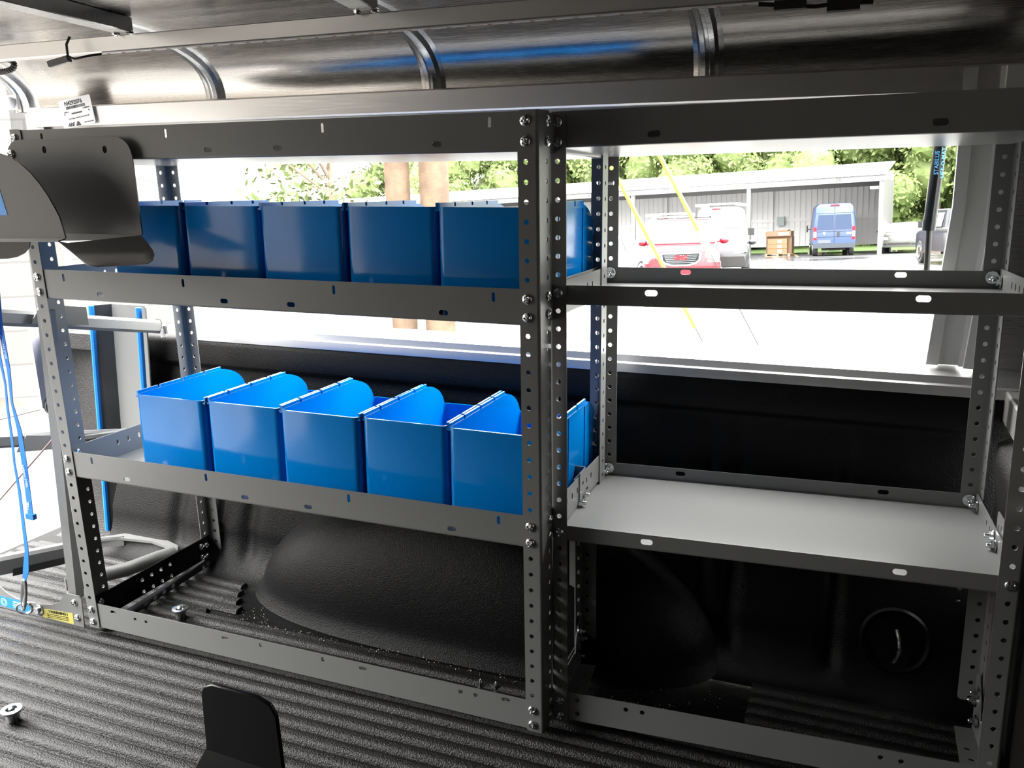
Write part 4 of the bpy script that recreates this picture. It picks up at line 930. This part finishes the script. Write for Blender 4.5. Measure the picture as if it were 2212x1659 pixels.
m.box((-.06, .1, 1.8), (.0, 5.9, 1.92)); build(m, 'side_wall', mat('carport_end_sheet', (.09, .09, .09), .5), CP)
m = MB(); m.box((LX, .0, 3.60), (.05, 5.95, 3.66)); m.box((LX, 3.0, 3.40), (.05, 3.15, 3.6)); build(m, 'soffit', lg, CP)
x = 0; k = 0
while x > LX:
    m = MB(); m.box((x-.10, -.05, 0), (x+.10, .15, 3.55)); build(m, 'post', lg, CP)
    m = MB(); m.box((x-.08, 5.7, 0), (x+.08, 5.86, 3.6)); build(m, 'post', lc, CP); x -= 6.30; k += 1
m = MB()
for k, num in enumerate(('26', '25', '24', '23')): text_into(m, num, .32, T(-1.95 - 6.1*k*.72, -.085, 3.67) @ XZT, ext=.004)
build(m, 'bay_number', mat('number_grey', (.06, .06, .06), .5), CP)
m = MB(); m.box((-5.95, 5.5, 1.55), (-5.55, 5.8, 2.05)); tag(m_ := build(m, 'meter_box', mat('meter_box_green_grey', (.30, .36, .35), .4)), 'small grey-green electrical box on the carport back wall', 'electrical box'); m_.matrix_world = CP.matrix_world
m = MB(); m.box((-.55, .3, 3.15), (-.08, .5, 3.28)); build(m, 'floodlight', wt_, CP)
# pallet of boxes
PL = ext('pallet', 'wooden pallet under the stacked brown boxes in the carport', 'pallet', -3.32, 47.0, -.12)
wood = mat('pallet_wood', (.3, .19, .1), .7, 0, (20, .2, .01))
m = MB()
for k in range(7): m.box((-.65, -.5+k*.16, .11), (.65, -.4+k*.16, .135))
for xx in (-.63, -.05, .53): m.box((xx, -.5, .02), (xx+.1, .6, .11))
m.box((-.65, -.5, 0), (.65, -.42, .02)); build(m, 'slats', wood, PL)
cb = mat('cardboard', (.19, .095, .045), .7); cb2 = mat('cardboard_worn', (.13, .08, .045), .75, 0, (6, .3, .02)); wl_ = M['label_white']
lbs = ['tan box with white label, bottom of the front stack', 'tan box with white label, second of the front stack', 'tan box with white label, third of the front stack', 'worn brown box with a blue label on top of the pallet', 'crumpled brown box behind the front stack', 'small worn box lid lying on the topmost box']
specs = [(-.52, .46, .14, .40, 0), (-.52, .46, .40, .62, 0), (-.50, .46, .62, .90, 0), (-.66, .62, 1.02, 1.28, 1), (-.66, .64, .14, 1.02, 1), (-.15, .45, 1.28, 1.35, 1)]
for i, (xa_, xb_, za, zb_, wn_) in enumerate(specs):
    bx_ = thing('cardboard_box', lbs[i], 'box', PL.matrix_world.copy(), 'boxes on the pallet')
    m = MB(); yb = -.45 if i < 3 else -.30
    if i == 4: yb = -.10
    m.box((xa_, yb, za+.005), (xb_, .55, zb_-.005)); build(m, 'carton', cb2 if wn_ else cb, bx_)
    if i < 4:
        m = MB(); xx = .0 if i < 3 else .0; w = .2 if i < 3 else .5; m.box((xx, yb-.006, (za+zb_)/2-.07), (xx+w, yb, (za+zb_)/2+.07)); build(m, 'paper_label', wl_ if i < 3 else mat('pale_blue_label', (.45, .58, .72), .5), bx_)
# parking line
m = MB(); m.add([(-2.35, 45.2, .008), (-2.25, 45.2, .008), (-2.9, 50.8, .008), (-3.0, 50.8, .008)], [(0, 1, 2, 3)]); tag(ebuild(m, 'parking_line', mat('yellow_line', (.6, .45, .1), .7)), 'faint yellow parking line beside the blue van', 'parking line')

# utility poles and guy wires
pw = mat('weathered_pole_wood', (.13, .088, .058), .85, 0, (40, .4, .01), .3, 0, (5, (.09, .062, .042)))
nt = pw.node_tree
for (x, y, r, lb) in ((-5.73, 10.45, .168, 'round wooden utility pole, thinner and left of its neighbour'), (-5.26, 10.62, .200, 'round wooden utility pole with the guy wires, thicker of the two')):
    m = MB(); m.tube([(x, y, 0), (x+.02, y, 3), (x, y, 6), (x, y, 10)], [r*1.05, r, r*.97, r*.9], 28); o = ebuild(m, 'utility_pole', pw); tag(o, lb, 'utility pole', 'wooden utility poles')
yg = mat('yellow_guy_guard', (.32, .27, .03), .5)
GW = [((-1.98, 12.75, 0), (-5.2, 10.9, 7.1), .28, 1.0, 'lower left'), ((-1.15, 12.46, 0), (-5.2, 10.9, 8.4), .0, 1.0, 'r')]
for i, (a, bq, u0, u1, _) in enumerate(GW):
    a = Vector(a); bq = Vector(bq); L_ = bq - a
    o = ext('guy_wire', ('pole guy wire with a yellow guard reaching nearly to the ground' if i == 0 else 'pole guy wire with a yellow guard ending at a brown clamp'), 'guy wire', 0, 0, 0, 'guy wires of the utility pole')
    m = MB(); m.tube([tuple(a), tuple(bq)], .007, 6); build(m, 'wire', M['blackp'], o)
    s0, s1 = ((.03, .62) if i == 0 else (.195, .65))
    m = MB(); m.tube([tuple(a + L_*s0), tuple(a + L_*s1)], .030, 12); build(m, 'guard', yg, o)
    if i: m = MB(); m.bar(tuple(a + L_*.155), tuple(a + L_*.195), .09, .10); build(m, 'clamp', mat('brown_clamp', (.25, .16, .12), .6), o)

# trees
lf = [mat('leaf_light', (.130, .170, .062), .6, 0, None, .2, 0, (1.2, (.085, .120, .036))), mat('leaf_mid', (.100, .138, .046), .6, 0, None, .2, 0, (1.2, (.125, .160, .058)))]
bark = mat('bark', (.16, .12, .09), .9)
def crown_mesh(seed, n=11000, R=(3.6, 3.6, 3.6), sz=.125, loose=0.0):
    rnd = random.Random(seed); m = MB(); blobs = []
    for k in range(26):
        a = rnd.uniform(0, 2*PI); e = rnd.uniform(-.9, 1); q_ = rnd.uniform(.35, .9)
        blobs.append((R[0]*q_*math.cos(a)*math.sqrt(1-e*e*.7), R[1]*q_*math.sin(a)*math.sqrt(1-e*e*.7), R[2]*e*.85, rnd.uniform(.7, 1.5)*(1-loose*.4)))
    vs = []; fs = []
    for k in range(n):
        bx_, by_, bz_, br_ = rnd.choice(blobs); d = Vector((rnd.gauss(0, 1), rnd.gauss(0, 1), rnd.gauss(0, 1))).normalized()*br_*rnd.uniform(.75, 1.08)
        p = Vector((bx_, by_, bz_)) + d; nn = (d.normalized() + Vector((rnd.uniform(-.7, .7), rnd.uniform(-.7, .7), rnd.uniform(-.3, .9)))).normalized()
        u = nn.orthogonal().normalized(); w = nn.cross(u); s = sz*rnd.uniform(.6, 1.3); ra = rnd.uniform(0, 6); u, w = u*math.cos(ra)+w*math.sin(ra), w*math.cos(ra)-u*math.sin(ra)
        o = len(vs); vs += [tuple(p-u*s), tuple(p-w*s*.5), tuple(p+u*s), tuple(p+w*s*.5)]; fs.append((o, o+1, o+2, o+3))
    m.add(vs, fs); o_ = m
    if not loose:
        for (bx_, by_, bz_, br_) in blobs: o_.ell((bx_, by_, bz_), (br_*.8,)*3, 10, 7, .1, seed)
    me = bpy.data.meshes.new('crown'); me.from_pydata(o_.v, [], o_.f); return me
crowns = []
for i in range(3):
    for j, l_ in enumerate(lf):
        pass
cm = [crown_mesh(i+1) for i in range(3)]
for i, me in enumerate(cm): me.materials.append(lf[i % 2])
cl_ = crown_mesh(9, 1500, (2.3, 2.0, 2.2), .11, 1.0); cl_.materials.append(lf[0])
spots = [(-27, 58, 4.2, 1.25), (-22, 61, 4.6, 1.3), (-17.5, 59, 4.4, 1.3), (-13.5, 60, 4.9, 1.35), (-9.5, 58.5, 4.6, 1.3), (-5.6, 60, 5.1, 1.35), (-1.8, 59, 4.8, 1.3), (1.8, 60.5, 5.2, 1.4), (5.0, 58, 3.6, 1.15), (8.8, 59.5, 5.0, 1.4), (12.6, 58, 4.2, 1.3), (17, 60, 5.2, 1.4), (6.8, 66, 6.5, 1.6), (-33, 60, 3.6, 1.1), (-11, 66, 6.8, 1.6), (-3, 67, 7.0, 1.7), (2.5, 67, 7.2, 1.7), (11, 68, 7.5, 1.8), (-20, 67, 6.4, 1.6)]
tl = ['far left end of the tree line', 'over the left of the carport roof']
NUM = ['first', 'second', 'third', 'fourth', 'fifth', 'sixth', 'seventh', 'eighth', 'ninth', 'tenth', 'eleventh', 'twelfth', 'thirteenth']
fr_ = sorted([q[0] for q in spots if q[1] < 63]); bk_ = sorted([q[0] for q in spots if q[1] >= 63])
for i, (x, y, z, s) in enumerate(spots):
    lb_ = ('green tree, %s from the left in the front row beyond the carport' % NUM[fr_.index(x)]) if y < 63 else ('taller green tree, %s from the left in the back row beyond the carport' % NUM[bk_.index(x)])
    t = ext('leafy_tree', lb_, 'tree', x, y, i*1.3, 'trees beyond the parking lot')
    c = link('crown', cm[i % 3], t); c.location = (0, 0, z); c.scale = (s, s, s*1.05)
    m = MB(); m.tube([(0, 0, 0), (.1, 0, z*.5), (0, .1, z)], [.28, .2, .14], 8); build(m, 'trunk', bark, t)
t = ext('leafy_tree', 'thin leafy tree with sky showing through, left of the wooden poles', 'tree', -11.6, 17.8, 0)
c = link('crown', cl_, t); c.location = (0, 0, 4.0)
m = MB(); m.tube([(0, 0, 0), (.1, 0, 2), (0, .1, 4)], [.12, .09, .05], 8)
rnd = random.Random(5)
for k in range(7): a = rnd.uniform(0, 6); m.tube([(0, 0, 2.8+k*.2), (1.0*math.cos(a), 1.0*math.sin(a), 3.6+k*.3), (1.9*math.cos(a), 1.9*math.sin(a), 4.0+k*.35)], [.04, .025, .01], 6)
build(m, 'trunk', bark, t)
t = ext('small_tree', 'small bright green treetop low beside the block building', 'tree', -14.4, 19.5, 0)
c = link('crown', cl_, t); c.location = (0, 0, 1.9); c.scale = (.55, .55, .55); m = MB(); m.tube([(0, 0, 0), (0, 0, 1.8)], [.08, .05], 8); build(m, 'trunk', bark, t)
